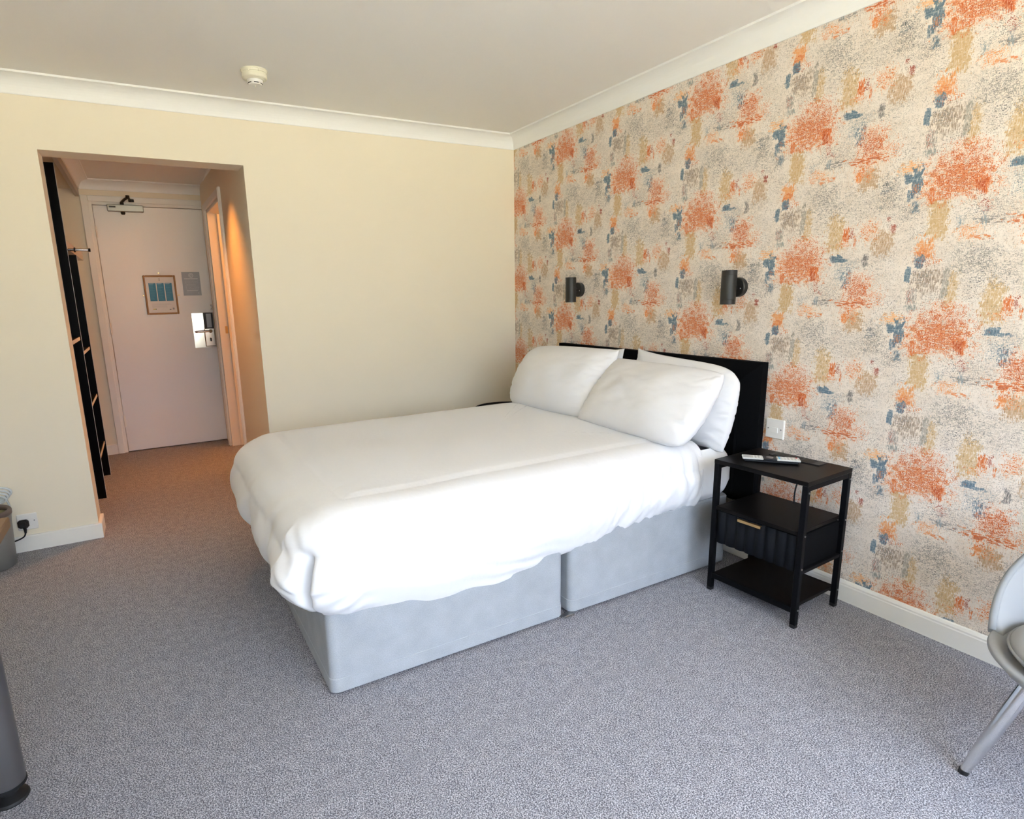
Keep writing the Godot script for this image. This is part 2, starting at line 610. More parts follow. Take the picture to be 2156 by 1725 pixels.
# ---------------------------------------------------------------- the bed
func hem_near(x: float) -> float:
	var t := [[0.2, 0.300], [0.345, 0.295], [0.487, 0.282], [0.648, 0.257], [0.742, 0.236], [0.878, 0.228], [1.0, 0.228], [1.096, 0.238], [1.29, 0.269], [1.43, 0.280], [1.55, 0.298], [1.665, 0.312], [1.867, 0.337], [2.058, 0.330], [2.2, 0.330]]
	for i in t.size() - 1:
		if x <= t[i + 1][0]:
			return lerp(float(t[i][1]), float(t[i + 1][1]), smoothstep(t[i][0], t[i + 1][0], x))
	return 0.33

func make_duvet() -> ArrayMesh:
	var x0 := 0.40
	var x1 := 2.07
	var zn := -1.72
	var zf := -3.03
	var top := 0.622
	var rf := 0.10
	# perimeter, starting at the head on the near side and running towards the foot
	var per := []   # [point, normal, side: 0 near 1 foot 2 far 3 head, along]
	var step := 0.0125
	var rh := 0.04
	var add_line := func(a: Vector2, b: Vector2, n: Vector2, side: float) -> void:
		var L := a.distance_to(b)
		var k := int(max(2.0, L / step))
		for i in k:
			per.append([a.lerp(b, float(i) / k), n, side])
	var add_arc := func(c: Vector2, r: float, a0: float, a1: float, s0: float, s1: float, k: int) -> void:
		for i in k:
			var t := float(i) / k
			var a: float = lerp(a0, a1, t)
			var n := Vector2(cos(a), sin(a))
			per.append([c + n * r, n, lerp(s0, s1, t)])
	add_line.call(Vector2(x1 - rh, zn), Vector2(x0 + rf, zn), Vector2(0, 1), 0.0)
	add_arc.call(Vector2(x0 + rf, zn - rf), rf, PI * 0.5, PI, 0.0, 1.0, 56)
	add_line.call(Vector2(x0, zn - rf), Vector2(x0, zf + rf), Vector2(-1, 0), 1.0)
	add_arc.call(Vector2(x0 + rf, zf + rf), rf, PI, PI * 1.5, 1.0, 2.0, 30)
	add_line.call(Vector2(x0 + rf, zf), Vector2(x1 - rh, zf), Vector2(0, -1), 2.0)
	add_arc.call(Vector2(x1 - rh, zf + rh), rh, PI * 1.5, TAU, 2.0, 3.0, 10)
	add_line.call(Vector2(x1, zf + rh), Vector2(x1, zn - rh), Vector2(1, 0), 3.0)
	add_arc.call(Vector2(x1 - rh, zn - rh), rh, 0.0, PI * 0.5, 3.0, 4.0, 10)
	var wn := noise(3.0, 51, 3)
	var wf := noise(9.0, 52, 2)
	var wl := noise(1.6, 53, 2)
	var n := per.size()
	var rows := []
	var NT := 26      # rings on the top
	var NP := 64      # rings down the side
	for i in NT + NP:
		var r := PackedVector3Array()
		r.resize(n)
		rows.append(r)
	var ax0 := x0 + (zn - zf) * 0.5
	var ax1 := x1 - (zn - zf) * 0.5
	var zc := (zn + zf) * 0.5
	for j in n:
		var p: Vector2 = per[j][0]
		var nn: Vector2 = per[j][1]
		var side: float = per[j][2]
		# weights of the four sides, eased round the corners
		var w_near: float = clamp(1.0 - side, 0.0, 1.0) + clamp(side - 3.0, 0.0, 1.0)
		var w_foot: float = clamp(1.0 - abs(side - 1.0), 0.0, 1.0)
		var w_far: float = clamp(1.0 - abs(side - 2.0), 0.0, 1.0)
		var w_head: float = clamp(1.0 - abs(side - 3.0), 0.0, 1.0)
		var bulge := w_near * 1.0 + w_foot * 2.0 + w_far * 1.1 + w_head * 0.15
		var foot_hem: float = 0.285 - 0.035 * smoothstep(-1.78, -2.0, p.y) + 0.02 * smoothstep(-2.2, -2.8, p.y)
		var hem: float = w_near * hem_near(p.x) + w_foot * foot_hem + w_far * 0.35 + w_head * 0.57
		var H := top - hem
		# lobes along the foot
		var lobe := 0.0
		if w_foot > 0.0:
			lobe = w_foot * (-exp(-pow((p.y + 2.43) / 0.07, 2)) - exp(-pow((p.y + 2.04) / 0.055, 2)) * 0.9)
		# the tucked corner fold by the near foot corner
		var ang := 0.0
		var pin := 0.0
		var near_corner := 0.0
		if side > 0.0 and side < 1.0:
			ang = side - 0.62
			pin = exp(-pow(ang / 0.055, 2))
		var dist: float = (p - Vector2(x0 + 0.02, zn - 0.04)).length()
		near_corner = exp(-pow(dist / 0.14, 2))
		for i in NT:
			var t := float(i) / NT
			# ring shrunk towards the middle line of the bed
			var cx: float = clamp(p.x, ax0, ax1)
			var q := Vector2(cx, zc).lerp(p - nn * 0.10, t)
			var edge: float = min(min(q.x - x0, q.y - zf), zn - q.y)
			var y: float = top - 0.010 * exp(-edge / 0.10)
			y += wn.get_noise_2d(q.x * 0.6, q.y * 0.6) * 0.002 + wl.get_noise_2d(q.x * 0.7, q.y * 0.7) * 0.008
			y -= 0.018 * smoothstep(1.75, 2.15, q.x)
			# fine creases that run in from the near foot corner
			var dd := (q - Vector2(x0 + 0.04, zn - 0.04)).length()
			y += sin(q.x * 38.0 + q.y * 70.0 + wn.get_noise_2d(q.x * 2, q.y * 2) * 5.0) * 0.0022 * exp(-pow((dd - 0.18) / 0.14, 2)) * smoothstep(0.75, 0.4, q.x)
			rows[i][j] = Vector3(q.x, y, q.y)
		for i in NP:
			var t := float(i) / (NP - 1)
			var out: float
			var dn: float
			# rounded shoulder, belly, and a tuck at the hem
			if t < 0.34:
				var a: float = t / 0.34 * PI * 0.5
				out = lerp(-0.10, 0.052, sin(a))
				dn = 0.006 + 0.125 * pow(1.0 - cos(a), 1.25)
			elif t < 0.88:
				var b: float = (t - 0.34) / 0.54
				dn = lerp(0.131, max(H, 0.14), b)
				out = 0.052 + 0.022 * sin(b * PI * 0.9) - 0.030 * b * b
			else:
				var c: float = (t - 0.88) / 0.12
				var e: float = c * PI
				out = 0.022 + 0.006 - 0.02 * (1.0 - cos(e)) * 0.5 - 0.045 * c * c
				dn = max(H, 0.14) + 0.010 * sin(e) - 0.03 * c * c
			if w_head > 0.0:
				dn = lerp(dn, 0.01 + 0.05 * t, w_head)
			var o: float = out * (bulge if out > 0.0 else 1.0)
			var low: float = smoothstep(0.22, 0.7, t)
			o += lobe * 0.045 * low
			o -= exp(-pow(ang / lerp(0.075, 0.035, smoothstep(0.4, 0.8, t)), 2)) * (1.0 if side > 0.0 and side < 1.0 else 0.0) * lerp(0.080, 0.022, smoothstep(0.5, 0.92, t)) * smoothstep(0.30, 0.50, t)
			o += near_corner * (1.0 - pin) * 0.028 * smoothstep(0.28, 0.6, t) * smoothstep(1.0, 0.75, t)
			var y := top - dn
			# gathers round the pinch
			var body: float = smoothstep(0.05, 0.3, t) * smoothstep(1.0, 0.85, t)
			if near_corner > 0.02:
				o += sin((t * 40.0 + abs(ang) * 22.0) + wn.get_noise_2d(p.x * 2, t * 1.0) * 3.0) * 0.0035 * near_corner * (1.0 - pin * 0.6) * body
			# hanging folds on the near side towards the head
			if w_near > 0.0:
				var m: float = smoothstep(1.25, 1.6, p.x) * smoothstep(2.15, 2.05, p.x)
				var ph: float = p.x + (t - 0.5) * 0.22 * (2.1 - p.x)
				o += w_near * m * body * (sin(ph * 74.0 + wn.get_noise_2d(p.x * 1.2, t * 0.5) * 5.0) * 0.0032 * (0.6 + 0.8 * wl.get_noise_2d(p.x * 3.0, 3.0)) + wn.get_noise_2d(ph * 5.0, t * 0.35) * 0.012)
				# long shallow creases along the hem in the middle
				var m2: float = exp(-pow((p.x - 1.08) / 0.26, 2)) * smoothstep(0.5, 0.8, t) * smoothstep(1.0, 0.9, t)
				o += w_near * m2 * sin((y + (p.x - 1.08) * 0.16) * 120.0 + wn.get_noise_2d(p.x * 1.0, y * 1.5) * 3.0) * 0.003
				# ragged small gathers at the hem near the head
				y += w_near * smoothstep(0.6, 0.9, t) * smoothstep(1.3, 1.6, p.x) * wn.get_noise_1d(p.x * 5.0) * 0.006
			if w_foot > 0.0:
				o += w_foot * body * (sin(p.y * 46.0 + wn.get_noise_2d(p.y * 0.8, t * 0.6) * 5.0 + t * 7.0) * 0.0026 * exp(-pow((p.y + 2.1) / 0.45, 2)))
			o += wl.get_noise_2d(p.x * 1.5 + 7.0, p.y * 1.5 + t) * 0.012 * body
			var q := p + nn * o
			if t < 0.34:
				var base := wn.get_noise_2d(q.x * 0.6, q.y * 0.6) * 0.002 + wl.get_noise_2d(q.x * 0.7, q.y * 0.7) * 0.008
				var edge0 := 0.010 * exp(-0.0 / 0.10)
				y += base * (1.0 - t / 0.34) - edge0 * (1.0 - t / 0.34) * 0.4 - 0.018 * smoothstep(1.75, 2.15, q.x) * (1.0 - t / 0.34)
			rows[NT + i][j] = Vector3(q.x, y, q.y)
	var st := new_st()
	add_grid(st, rows, true, true)
	return done(st)

func pillow_mesh(a: float, b: float, T: float, seed_: int, ear: float, rc: Array) -> ArrayMesh:
	# rc: how far the corners top-left, top-right, bottom-right, bottom-left are rounded off
	var nz := noise(1.5, seed_, 2)
	var nf := noise(4.0, seed_ + 5, 2)
	var N := 64
	var st := new_st()
	for face in [1.0, -1.0]:
		var rows := []
		for i in N + 1:
			var r := PackedVector3Array()
			var v: float = sin((float(i) / N - 0.5) * PI) * 0.5 + (float(i) / N - 0.5)
			v = clamp(v, -1.0, 1.0)
			for j in N + 1:
				var u: float = sin((float(j) / N - 0.5) * PI) * 0.5 + (float(j) / N - 0.5)
				u = clamp(u, -1.0, 1.0)
				var cu := (u + 1.0) * 0.5
				var cvv := (v + 1.0) * 0.5
				var rr: float = lerp(lerp(float(rc[3]), float(rc[2]), cu), lerp(float(rc[0]), float(rc[1]), cu), cvv)
				var pull := 1.0 - rr * pow(abs(u * v), 3.0)
				var x := a * u * pull * (1.0 - ear * (1.0 - pow(abs(v), 2.6)))
				var y := b * v * pull * (1.0 - ear * 1.2 * (1.0 - pow(abs(u), 2.6)))
				var k: float = pow(max(0.0, (1.0 - pow(abs(u), 2.6))), 0.48) * pow(max(0.0, (1.0 - v * v)), 0.52)
				var z: float = T * k * (1.0 - 0.16 * v)
				var rim: float = pow(abs(u), 6.0)
				z += k * (nz.get_noise_2d(x * 2.0 + face, y * 2.0) * 0.016 + nf.get_noise_2d(x * 1.6, y * 2.6 + face * 3.0) * 0.005)
				z += min(1.0, k * 2.5) * rim * sin(y * 62.0 + nf.get_noise_2d(x * 2.0, y * 3.0) * 6.0) * 0.0055
				r.append(Vector3(x, y, face * max(z, 0.0)))
			rows.append(r)
		add_grid(st, rows, false, face < 0.0)
	return done(st)

func pillow(label: String, at: Vector3, lean: float, roll: float, yaw: float, a: float, b: float, T: float, seed_: int, ear: float, rc: Array) -> void:
	var o := put("pillow", pillow_mesh(a, b, T, seed_, ear, rc), M.cotton)
	tag(o, label, "pillow", "white pillows at the head of the bed")
	var Y := Vector3(sin(lean), cos(lean), 0)
	var Z := Vector3(-cos(lean), sin(lean), 0)
	o.basis = Basis(Vector3.UP, yaw) * Basis(Vector3(0, 0, 1), Y, Z) * Basis(Vector3(0, 0, 1), roll)
	o.position = at

func build_bed() -> void:
	var t := thing("divan_bed", "pale grey upholstered divan base with mattress and black headboard", "bed", Vector3(1.3, 0, -2.37))
	var off := Vector3(1.3, 0, -2.37)
	# two halves of the base
	for h in [[0.384, 1.306], [1.340, 2.25]]:
		var d := put("base_half", prism(round_rect(h[0] - off.x, -3.06 - off.z, h[1] - off.x, -1.688 - off.z, 0.028), 0.016, 0.335, 0.006), M.divan, t)
		put("band", prism(round_rect(h[0] - off.x - 0.0015, -3.06 - off.z - 0.0015, h[1] - off.x + 0.0015, -1.688 - off.z + 0.0015, 0.029), 0.012, 0.062, 0.002), M.divan, d)
	for g in [[0.46, -1.74], [0.46, -3.0], [1.25, -1.74], [1.25, -3.0], [1.40, -1.74], [2.19, -1.74], [1.40, -3.0], [2.19, -3.0]]:
		put("glide", lathe([[0.0, 0.0], [0.022, 0.0], [0.024, 0.008], [0.012, 0.014], [0.0, 0.014]], 14), M.rubber, t, Vector3(g[0] - off.x, 0.001, g[1] - off.z))
	var link := put("link_bar", box(Vector3(1.300 - off.x, 0.008, -1.70 - off.z), Vector3(1.350 - off.x, 0.013, -1.675 - off.z), 0.001), M.steel, t)
	link.set_meta("label", "small steel bar joining the two halves")
	# mattress under a white sheet
	var st := new_st()
	var rows := []
	var pr := []
	for k in 13:
		var a := PI * k / 12.0
		pr.append([sin(a), -cos(a)])
	var nm := noise(5.0, 71, 2)
	for p in pr:
		var r := PackedVector3Array()
		var ins: float = 0.045 * (1.0 - p[0])
		var poly := round_rect(0.42 + ins, -3.05 + ins, 2.268 - ins, -1.672 - ins, 0.07, 10)
		# resample the long edges so that the sheet can crease
		for i in poly.size():
			var a: Vector2 = poly[i]
			var b: Vector2 = poly[(i + 1) % poly.size()]
			var k := int(max(1.0, a.distance_to(b) / 0.03))
			for s in k:
				var q := a.lerp(b, float(s) / k)
				var w: float = nm.get_noise_2d(q.x * 4.0 + q.y * 4.0, p[1]) * 0.006 * p[0]
				r.append(Vector3(q.x - off.x, 0.445 + p[1] * 0.118, q.y - off.z + w))
		rows.append(r)
	# equal counts are needed row by row
	var least: int = 100000
	for r in rows:
		least = min(least, r.size())
	var even := []
	for r in rows:
		var e := PackedVector3Array()
		for i in least:
			e.append(r[int(float(i) * r.size() / least)])
		even.append(e)
	add_grid(st, even, true, true)
	var topc := Vector3.ZERO
	for v in even[12]:
		topc += v
	topc /= least
	for i in least:
		tri(st, topc, even[12][i], even[12][(i + 1) % least], topc - Vector3.UP)
	put("mattress", done(st), M.sheet, t).set_meta("label", "mattress in a fitted white sheet")
	# headboard with a padded, bevelled face
	var hb := new_st()
	hb.set_smooth_group(-1)
	var z0 := -3.075 - off.z
	var z1 := -1.622 - off.z
	var yb := 0.30
	var yt := 0.938
	var xf := 2.288 - off.x
	var xm := 2.325 - off.x
	var xb := 2.362 - off.x
	var bw := 0.075
	var ctr := Vector3(xm, (yb + yt) * 0.5, (z0 + z1) * 0.5)
	var o4 := [Vector3(xm, yb, z0), Vector3(xm, yt, z0), Vector3(xm, yt, z1), Vector3(xm, yb, z1)]
	var i4 := [Vector3(xf, yb, z0 + bw), Vector3(xf, yt - bw, z0 + bw), Vector3(xf, yt - bw, z1 - bw), Vector3(xf, yb, z1 - bw)]
	var b4 := [Vector3(xb, yb, z0), Vector3(xb, yt, z0), Vector3(xb, yt, z1), Vector3(xb, yb, z1)]
	quad(hb, b4[0], b4[1], b4[2], b4[3], ctr)
	for k in 4:
		quad(hb, o4[k], o4[(k + 1) % 4], b4[(k + 1) % 4], b4[k], ctr)
		quad(hb, o4[k], o4[(k + 1) % 4], i4[(k + 1) % 4], i4[k], ctr)
	quad(hb, i4[0], i4[1], i4[2], i4[3], ctr)
	var hm := put("headboard", done(hb), M.velvet_black, t)
	hm.set_meta("label", "black velvet headboard")
	put("padded_panel", box(Vector3(xf - 0.012, yb + 0.02, z0 + bw), Vector3(xf + 0.004, yt - bw, z1 - bw), 0.010), M.velvet_black, hm)
	for z in [-2.85, -1.85]:
		put("headboard_strut", box(Vector3(2.330 - off.x, 0.02, z - 0.03 - off.z), Vector3(2.350 - off.x, 0.32, z + 0.03 - off.z), 0.003), M.black_metal, t)
	var d := put("duvet", make_duvet(), M.cotton)
	tag(d, "plump white cotton duvet spread over the bed, corner folded in", "duvet")
	pillow("white pillow propped upright behind another, nearest the side table with remote", Vector3(2.190, 0.748, -1.955), 0.20, -0.05, 0.0, 0.322, 0.196, 0.080, 61, 0.03, [-0.04, 0.20, 0.06, 0.05])
	pillow("white pillow leaning in front, nearest the side table with remote", Vector3(2.010, 0.760, -1.990), 0.70, 0.0, -0.03, 0.368, 0.205, 0.100, 62, 0.03, [0.02, 0.10, 0.12, 0.03])
	pillow("white pillow behind another at the cream wall side, only corner showing", Vector3(2.200, 0.735, -2.69), 0.16, 0.07, 0.0, 0.325, 0.200, 0.070, 63, 0.04, [0.15, 0.0, 0.1, 0.1])
	pillow("plump white pillow leaning in front at the cream wall side", Vector3(2.030, 0.768, -2.690), 0.52, 0.03, 0.02, 0.385, 0.212, 0.125, 64, 0.02, [0.20, 0.02, 0.04, 0.14])

# ---------------------------------------------------------------- side table with the remote
func build_side_table() -> void:
	var t := thing("side_table", "black metal side table with fluted drawer beside the headboard", "side table", Vector3(2.134, 0, -1.376), deg_to_rad(3.0))
	var hx := 0.152
	var hz := 0.192
	put("table_top", box(Vector3(-hx, 0.560, -hz), Vector3(hx, 0.577, hz), 0.0015), M.black_board, t)
	var lw := 0.021
	for sx in [-1, 1]:
		for sz in [-1, 1]:
			var x: float = sx * (hx - 0.011)
			var z: float = sz * (hz - 0.011)
			var leg := put("leg", box(Vector3(x - lw * 0.5, 0.012, z - lw * 0.5), Vector3(x + lw * 0.5, 0.5605, z + lw * 0.5), 0.0015), M.black_metal, t)
			put("foot", box(Vector3(x - lw * 0.5 - 0.0005, 0.0, z - lw * 0.5 - 0.0005), Vector3(x + lw * 0.5 + 0.0005, 0.018, z + lw * 0.5 + 0.0005), 0.003), M.rubber, leg)
			for y in [0.535, 0.37, 0.24, 0.075]:
				put("bolt", turned([[0.0, 0.004], [0.0035, 0.003], [0.0035, 0.0], [0.0, 0.0]], 10, Basis(Vector3(1, 0, 0), PI * 0.5 * sz)), M.steel, leg, Vector3(x, y, z + sz * lw * 0.5))
	for sz in [-1, 1]:
		var z: float = sz * (hz - 0.011)
		put("side_rail", box(Vector3(-hx + 0.021, 0.540, z - 0.009), Vector3(hx - 0.021, 0.560, z + 0.009), 0.001), M.black_metal, t)
		put("side_rail", box(Vector3(-hx + 0.021, 0.216, z - 0.009), Vector3(hx - 0.021, 0.230, z + 0.009), 0.001), M.black_metal, t)
	put("shelf", box(Vector3(-hx + 0.002, 0.366, -hz + 0.021), Vector3(hx - 0.002, 0.381, hz - 0.021), 0.0015), M.black_board, t)
	put("shelf", box(Vector3(-hx + 0.012, 0.068, -hz + 0.021), Vector3(hx - 0.012, 0.083, hz - 0.021), 0.0015), M.black_board, t)
	put("front_rail", box(Vector3(-hx, 0.060, -hz + 0.021), Vector3(-hx + 0.018, 0.083, hz - 0.021), 0.001), M.black_metal, t)
	put("back_rail", box(Vector3(hx - 0.018, 0.060, -hz + 0.021), Vector3(hx, 0.083, hz - 0.021), 0.001), M.black_metal, t)
	var dr := put("drawer", box(Vector3(-hx + 0.022, 0.226, -hz + 0.024), Vector3(hx - 0.015, 0.362, hz - 0.016), 0.003), M.black_fabric, t)
	# fluted front: ten vertical shallow troughs
	var st := new_st()
	var w := 2.0 * (hz - 0.023)
	var nfl := 8
	var rows := []
	for y in [0.222, 0.224, 0.360, 0.362]:
		var r := PackedVector3Array()
		var back: float = 0.004 if (y == 0.222 or y == 0.362) else 0.0
		for k in nfl * 10 + 1:
			var s := float(k) / (nfl * 10)
			var ph := fposmod(s * nfl, 1.0)
			var depth: float = 0.0085 * pow(abs(2.0 * ph - 1.0), 2.0)
			r.append(Vector3(-hx + 0.0035 + depth + back, y, -w * 0.5 + w * s))
		rows.append(r)
	add_grid(st, rows, false, false)
	put("drawer_front", done(st), M.black_front, dr)
	put("drawer_front_board", box(Vector3(-hx + 0.0125, 0.222, -w * 0.5), Vector3(-hx + 0.0225, 0.362, w * 0.5), 0.001), M.black_front, dr)
	var hd := put("handle", box(Vector3(-hx - 0.006, 0.355, -0.068), Vector3(-hx + 0.008, 0.3585, 0.030), 0.001), M.gold, dr)
	hd.set_meta("label", "slim brass edge pull")
	put("handle_lip", box(Vector3(-hx - 0.006, 0.347, -0.068), Vector3(-hx - 0.0035, 0.3585, 0.030), 0.0008), M.gold, dr)
	var pan := put("charging_panel", box(Vector3(0.075, 0.577, -0.10), Vector3(0.133, 0.5805, 0.105), 0.001), M.plastic_dark, t)
	for k in 3:
		put("socket_cover", box(Vector3(0.083, 0.5805, -0.085 + k * 0.058), Vector3(0.125, 0.5812, -0.040 + k * 0.058), 0.0004), M.black_board, pan)
	var pts := smooth_path([Vector3(0.12, 0.560, 0.01), Vector3(0.128, 0.50, 0.006), Vector3(0.126, 0.44, -0.004), Vector3(0.13, 0.384, -0.006), Vector3(0.155, 0.33, -0.006), Vector3(0.158, 0.15, -0.02), Vector3(0.16, 0.02, -0.05)], 8)
	put("power_cable", tube(pts, 0.0032, 8), M.rubber, t)
	# the remote
	var r := thing("remote_control", "silver and black television remote lying on the black side table", "remote control", Vector3(2.118, 0.5775, -1.412), deg_to_rad(41.0))
	# long axis on local z
	put("body", box(Vector3(-0.022, 0.0, -0.098), Vector3(0.022, 0.012, 0.098), 0.004), M.plastic_dark, r)
	var silver := paint(Color8(205, 205, 202), 0.4, 0.0)
	put("face_plate", box(Vector3(-0.0245, 0.011, -0.104), Vector3(0.0245, 0.0175, -0.028), 0.002), silver, r)
	put("face_plate", box(Vector3(-0.0245, 0.011, 0.020), Vector3(0.0245, 0.0175, 0.104), 0.002), silver, r)
	put("middle_plate", box(Vector3(-0.0245, 0.011, -0.028), Vector3(0.0245, 0.0172, 0.020), 0.0015), M.plastic_dark, r)
	var btn := box(Vector3(-0.0045, 0, -0.003), Vector3(0.0045, 0.0016, 0.003), 0.0007)
	var grey := paint(Color8(232, 232, 226), 0.5)
	var redm := paint(Color8(200, 60, 62), 0.5)
	var blue := paint(Color8(120, 190, 220), 0.5)
	for k in 6:
		for c in 3:
			var m: Material = grey
			if k == 5 and c == 2:
				m = redm
			elif k == 0:
				m = blue
			put("button", btn, m, r, Vector3(-0.014 + 0.014 * c, 0.0172, 0.030 + k * 0.0125))
	for k in 3:
		for c in 3:
			put("button", btn, grey, r, Vector3(-0.014 + 0.014 * c, 0.0172, -0.062 + k * 0.012))
	put("ring_button", lathe([[0.0, 0.0], [0.014, 0.0], [0.014, 0.0012], [0.008, 0.0022], [0.0, 0.0014]], 20), M.steel, r, Vector3(0, 0.017, -0.004))

# ---------------------------------------------------------------- small round table beyond the bed
func build_round_table() -> void:
	var t := thing("round_side_table", "dark round side table mostly hidden behind the far pillows", "side table", Vector3(2.12, 0, -3.405))
	put("table_top", turned([[0.0, 0.470], [0.2, 0.470], [0.215, 0.474], [0.218, 0.480], [0.215, 0.488], [0.20, 0.488], [0.198, 0.484], [0.0, 0.484]], 48), M.black_metal, t)
	for k in 3:
		var a := TAU * k / 3.0 + 0.4
		put("leg", tube([Vector3(cos(a) * 0.10, 0.472, sin(a) * 0.10), Vector3(cos(a) * 0.19, 0.0, sin(a) * 0.19)], 0.009, 10), M.black_metal, t)

# ---------------------------------------------------------------- wall lamps, switch, sockets, detector
func build_wall_fittings() -> void:
	for s in [[-2.924, 1.270, "black cylinder wall lamp above the pillow nearest the cream wall"], [-1.800, 1.262, "black cylinder wall lamp above the pillows nearest the side table"]]:
		var t := thing("wall_lamp", s[2], "wall lamp", Vector3(XW, s[1], s[0]), 0.0, "pair of wall lamps over the headboard")
		var along := Basis(Vector3(0, 0, 1), PI * 0.5)   # y of the profile runs towards -x
		put("back_plate", turned([[0.0, 0.0], [0.043, 0.0], [0.043, 0.022], [0.040, 0.026], [0.0, 0.026]], 36, along), M.sconce, t)
		put("arm", turned([[0.012, 0.024], [0.012, 0.045]], 20, along), M.sconce, t)
		var c := put("shade", turned([[0.026, -0.070], [0.030, -0.070], [0.0325, -0.074], [0.0325, -0.054], [0.0318, -0.053], [0.0325, -0.052], [0.0325, 0.052], [0.0318, 0.053], [0.0325, 0.054], [0.0325, 0.074], [0.030, 0.074], [0.028, 0.060], [0.0, 0.060]], 40), M.sconce, t, Vector3(-0.074, 0, 0))
		put("lens", lathe([[0.0, -0.066], [0.026, -0.066], [0.026, -0.069], [0.0, -0.069]], 24), paint(Color8(200, 198, 190), 0.2), c)
		put("bolt", lathe([[0.0, 0.003], [0.004, 0.002], [0.004, 0.0], [0.0, 0.0]], 10, 1.0, 1.0, along), M.chrome, t, Vector3(-0.026, -0.006, 0.024))
	# fused switch by the headboard
	var sw := thing("fused_spur_switch", "white switch plate on patterned wall above the black side table", "switch", Vector3(XW, 0.651, -1.567))
	put("plate", box(Vector3(-0.010, -0.043, -0.043), Vector3(0, 0.043, 0.043), 0.003), M.plastic_white, sw)
	put("fuse_cover", box(Vector3(-0.013, -0.016, -0.020), Vector3(-0.009, 0.006, 0.016), 0.001), M.plastic_white, sw)
	for z in [-0.030, 0.030]:
		put("screw", turned([[0.0, 0.0025], [0.003, 0.002], [0.003, 0.0], [0.0, 0.0]], 12, Basis(Vector3(0, 0, 1), PI * 0.5)), M.steel, sw, Vector3(-0.0095, 0.0, z))
	# socket with a plug, low on the cream wall
	var so := thing("wall_socket", "white wall socket low on cream wall above the skirting", "socket", Vector3(-0.651, 0.157, ZB))
	put("plate", box(Vector3(-0.043, -0.043, 0), Vector3(0.043, 0.043, 0.010), 0.003), M.plastic_white, so)
	put("screw", turned([[0.0, 0.0025], [0.003, 0.002], [0.003, 0.0], [0.0, 0.0]], 12, Basis(Vector3(1, 0, 0), PI * 0.5)), M.steel, so, Vector3(0.030, 0.004, 0.0095))
	var pl := thing("power_plug", "black three-pin plug with cable in the low wall socket", "plug", Vector3(-0.667, 0.150, ZB + 0.010))
	var st := new_st()
	add_box(st, Vector3(-0.024, -0.020, 0.0), Vector3(0.024, 0.024, 0.024), 0.009)
	add_box(st, Vector3(-0.019, -0.016, 0.020), Vector3(0.019, 0.018, 0.038), 0.009)
	put("plug_body", done(st), M.plastic_dark, pl)
	put("strain_relief", tube([Vector3(0.002, -0.012, 0.014), Vector3(0.004, -0.030, 0.014), Vector3(0.003, -0.048, 0.015)], [0.009, 0.007, 0.0045], 10), M.plastic_dark, pl)
	put("cable", tube(smooth_path([Vector3(0.003, -0.045, 0.015), Vector3(-0.006, -0.064, 0.018), Vector3(-0.035, -0.076, 0.022), Vector3(-0.08, -0.084, 0.022), Vector3(-0.14, -0.09, 0.02)], 8), 0.0034, 8), M.plastic_dark, pl)
	# smoke detector
	var sd := thing("smoke_detector", "round cream smoke detector on the ceiling", "smoke detector", Vector3(0.592, CEIL, -3.135))
	var ivory := paint(Color8(240, 236, 214), 0.5)
	put("base", turned([[0.0, 0.0], [0.060, 0.0], [0.061, -0.006], [0.058, -0.008], [0.057, -0.014], [0.0, -0.014]], 40), ivory, sd)
	put("body", turned([[0.052, -0.012], [0.056, -0.016], [0.056, -0.034], [0.053, -0.038], [0.044, -0.041], [0.040, -0.044], [0.0, -0.044]], 40), ivory, sd)
	for k in 8:
		var a := TAU * k / 8.0 + 0.2
		var c := put("rib", box(Vector3(-0.004, -0.018, 0.050), Vector3(0.004, -0.006, 0.060), 0.001), ivory, sd)
		c.rotation.y = a
	put("sensor_cap", turned([[0.036, -0.042], [0.034, -0.050], [0.033, -0.054], [0.031, -0.056], [0.031, -0.060], [0.028, -0.064], [0.0, -0.064]], 40), M.plastic_white, sd)
	for k in 6:
		var a := TAU * k / 6.0
		var c := put("slot", box(Vector3(-0.010, -0.0600, 0.0285), Vector3(0.010, -0.0565, 0.0322), 0.0005), M.rubber, sd)
		c.rotation.y = a
	put("test_pin", lathe([[0.002, -0.063], [0.002, -0.072], [0.0, -0.073]], 8), ivory, sd)

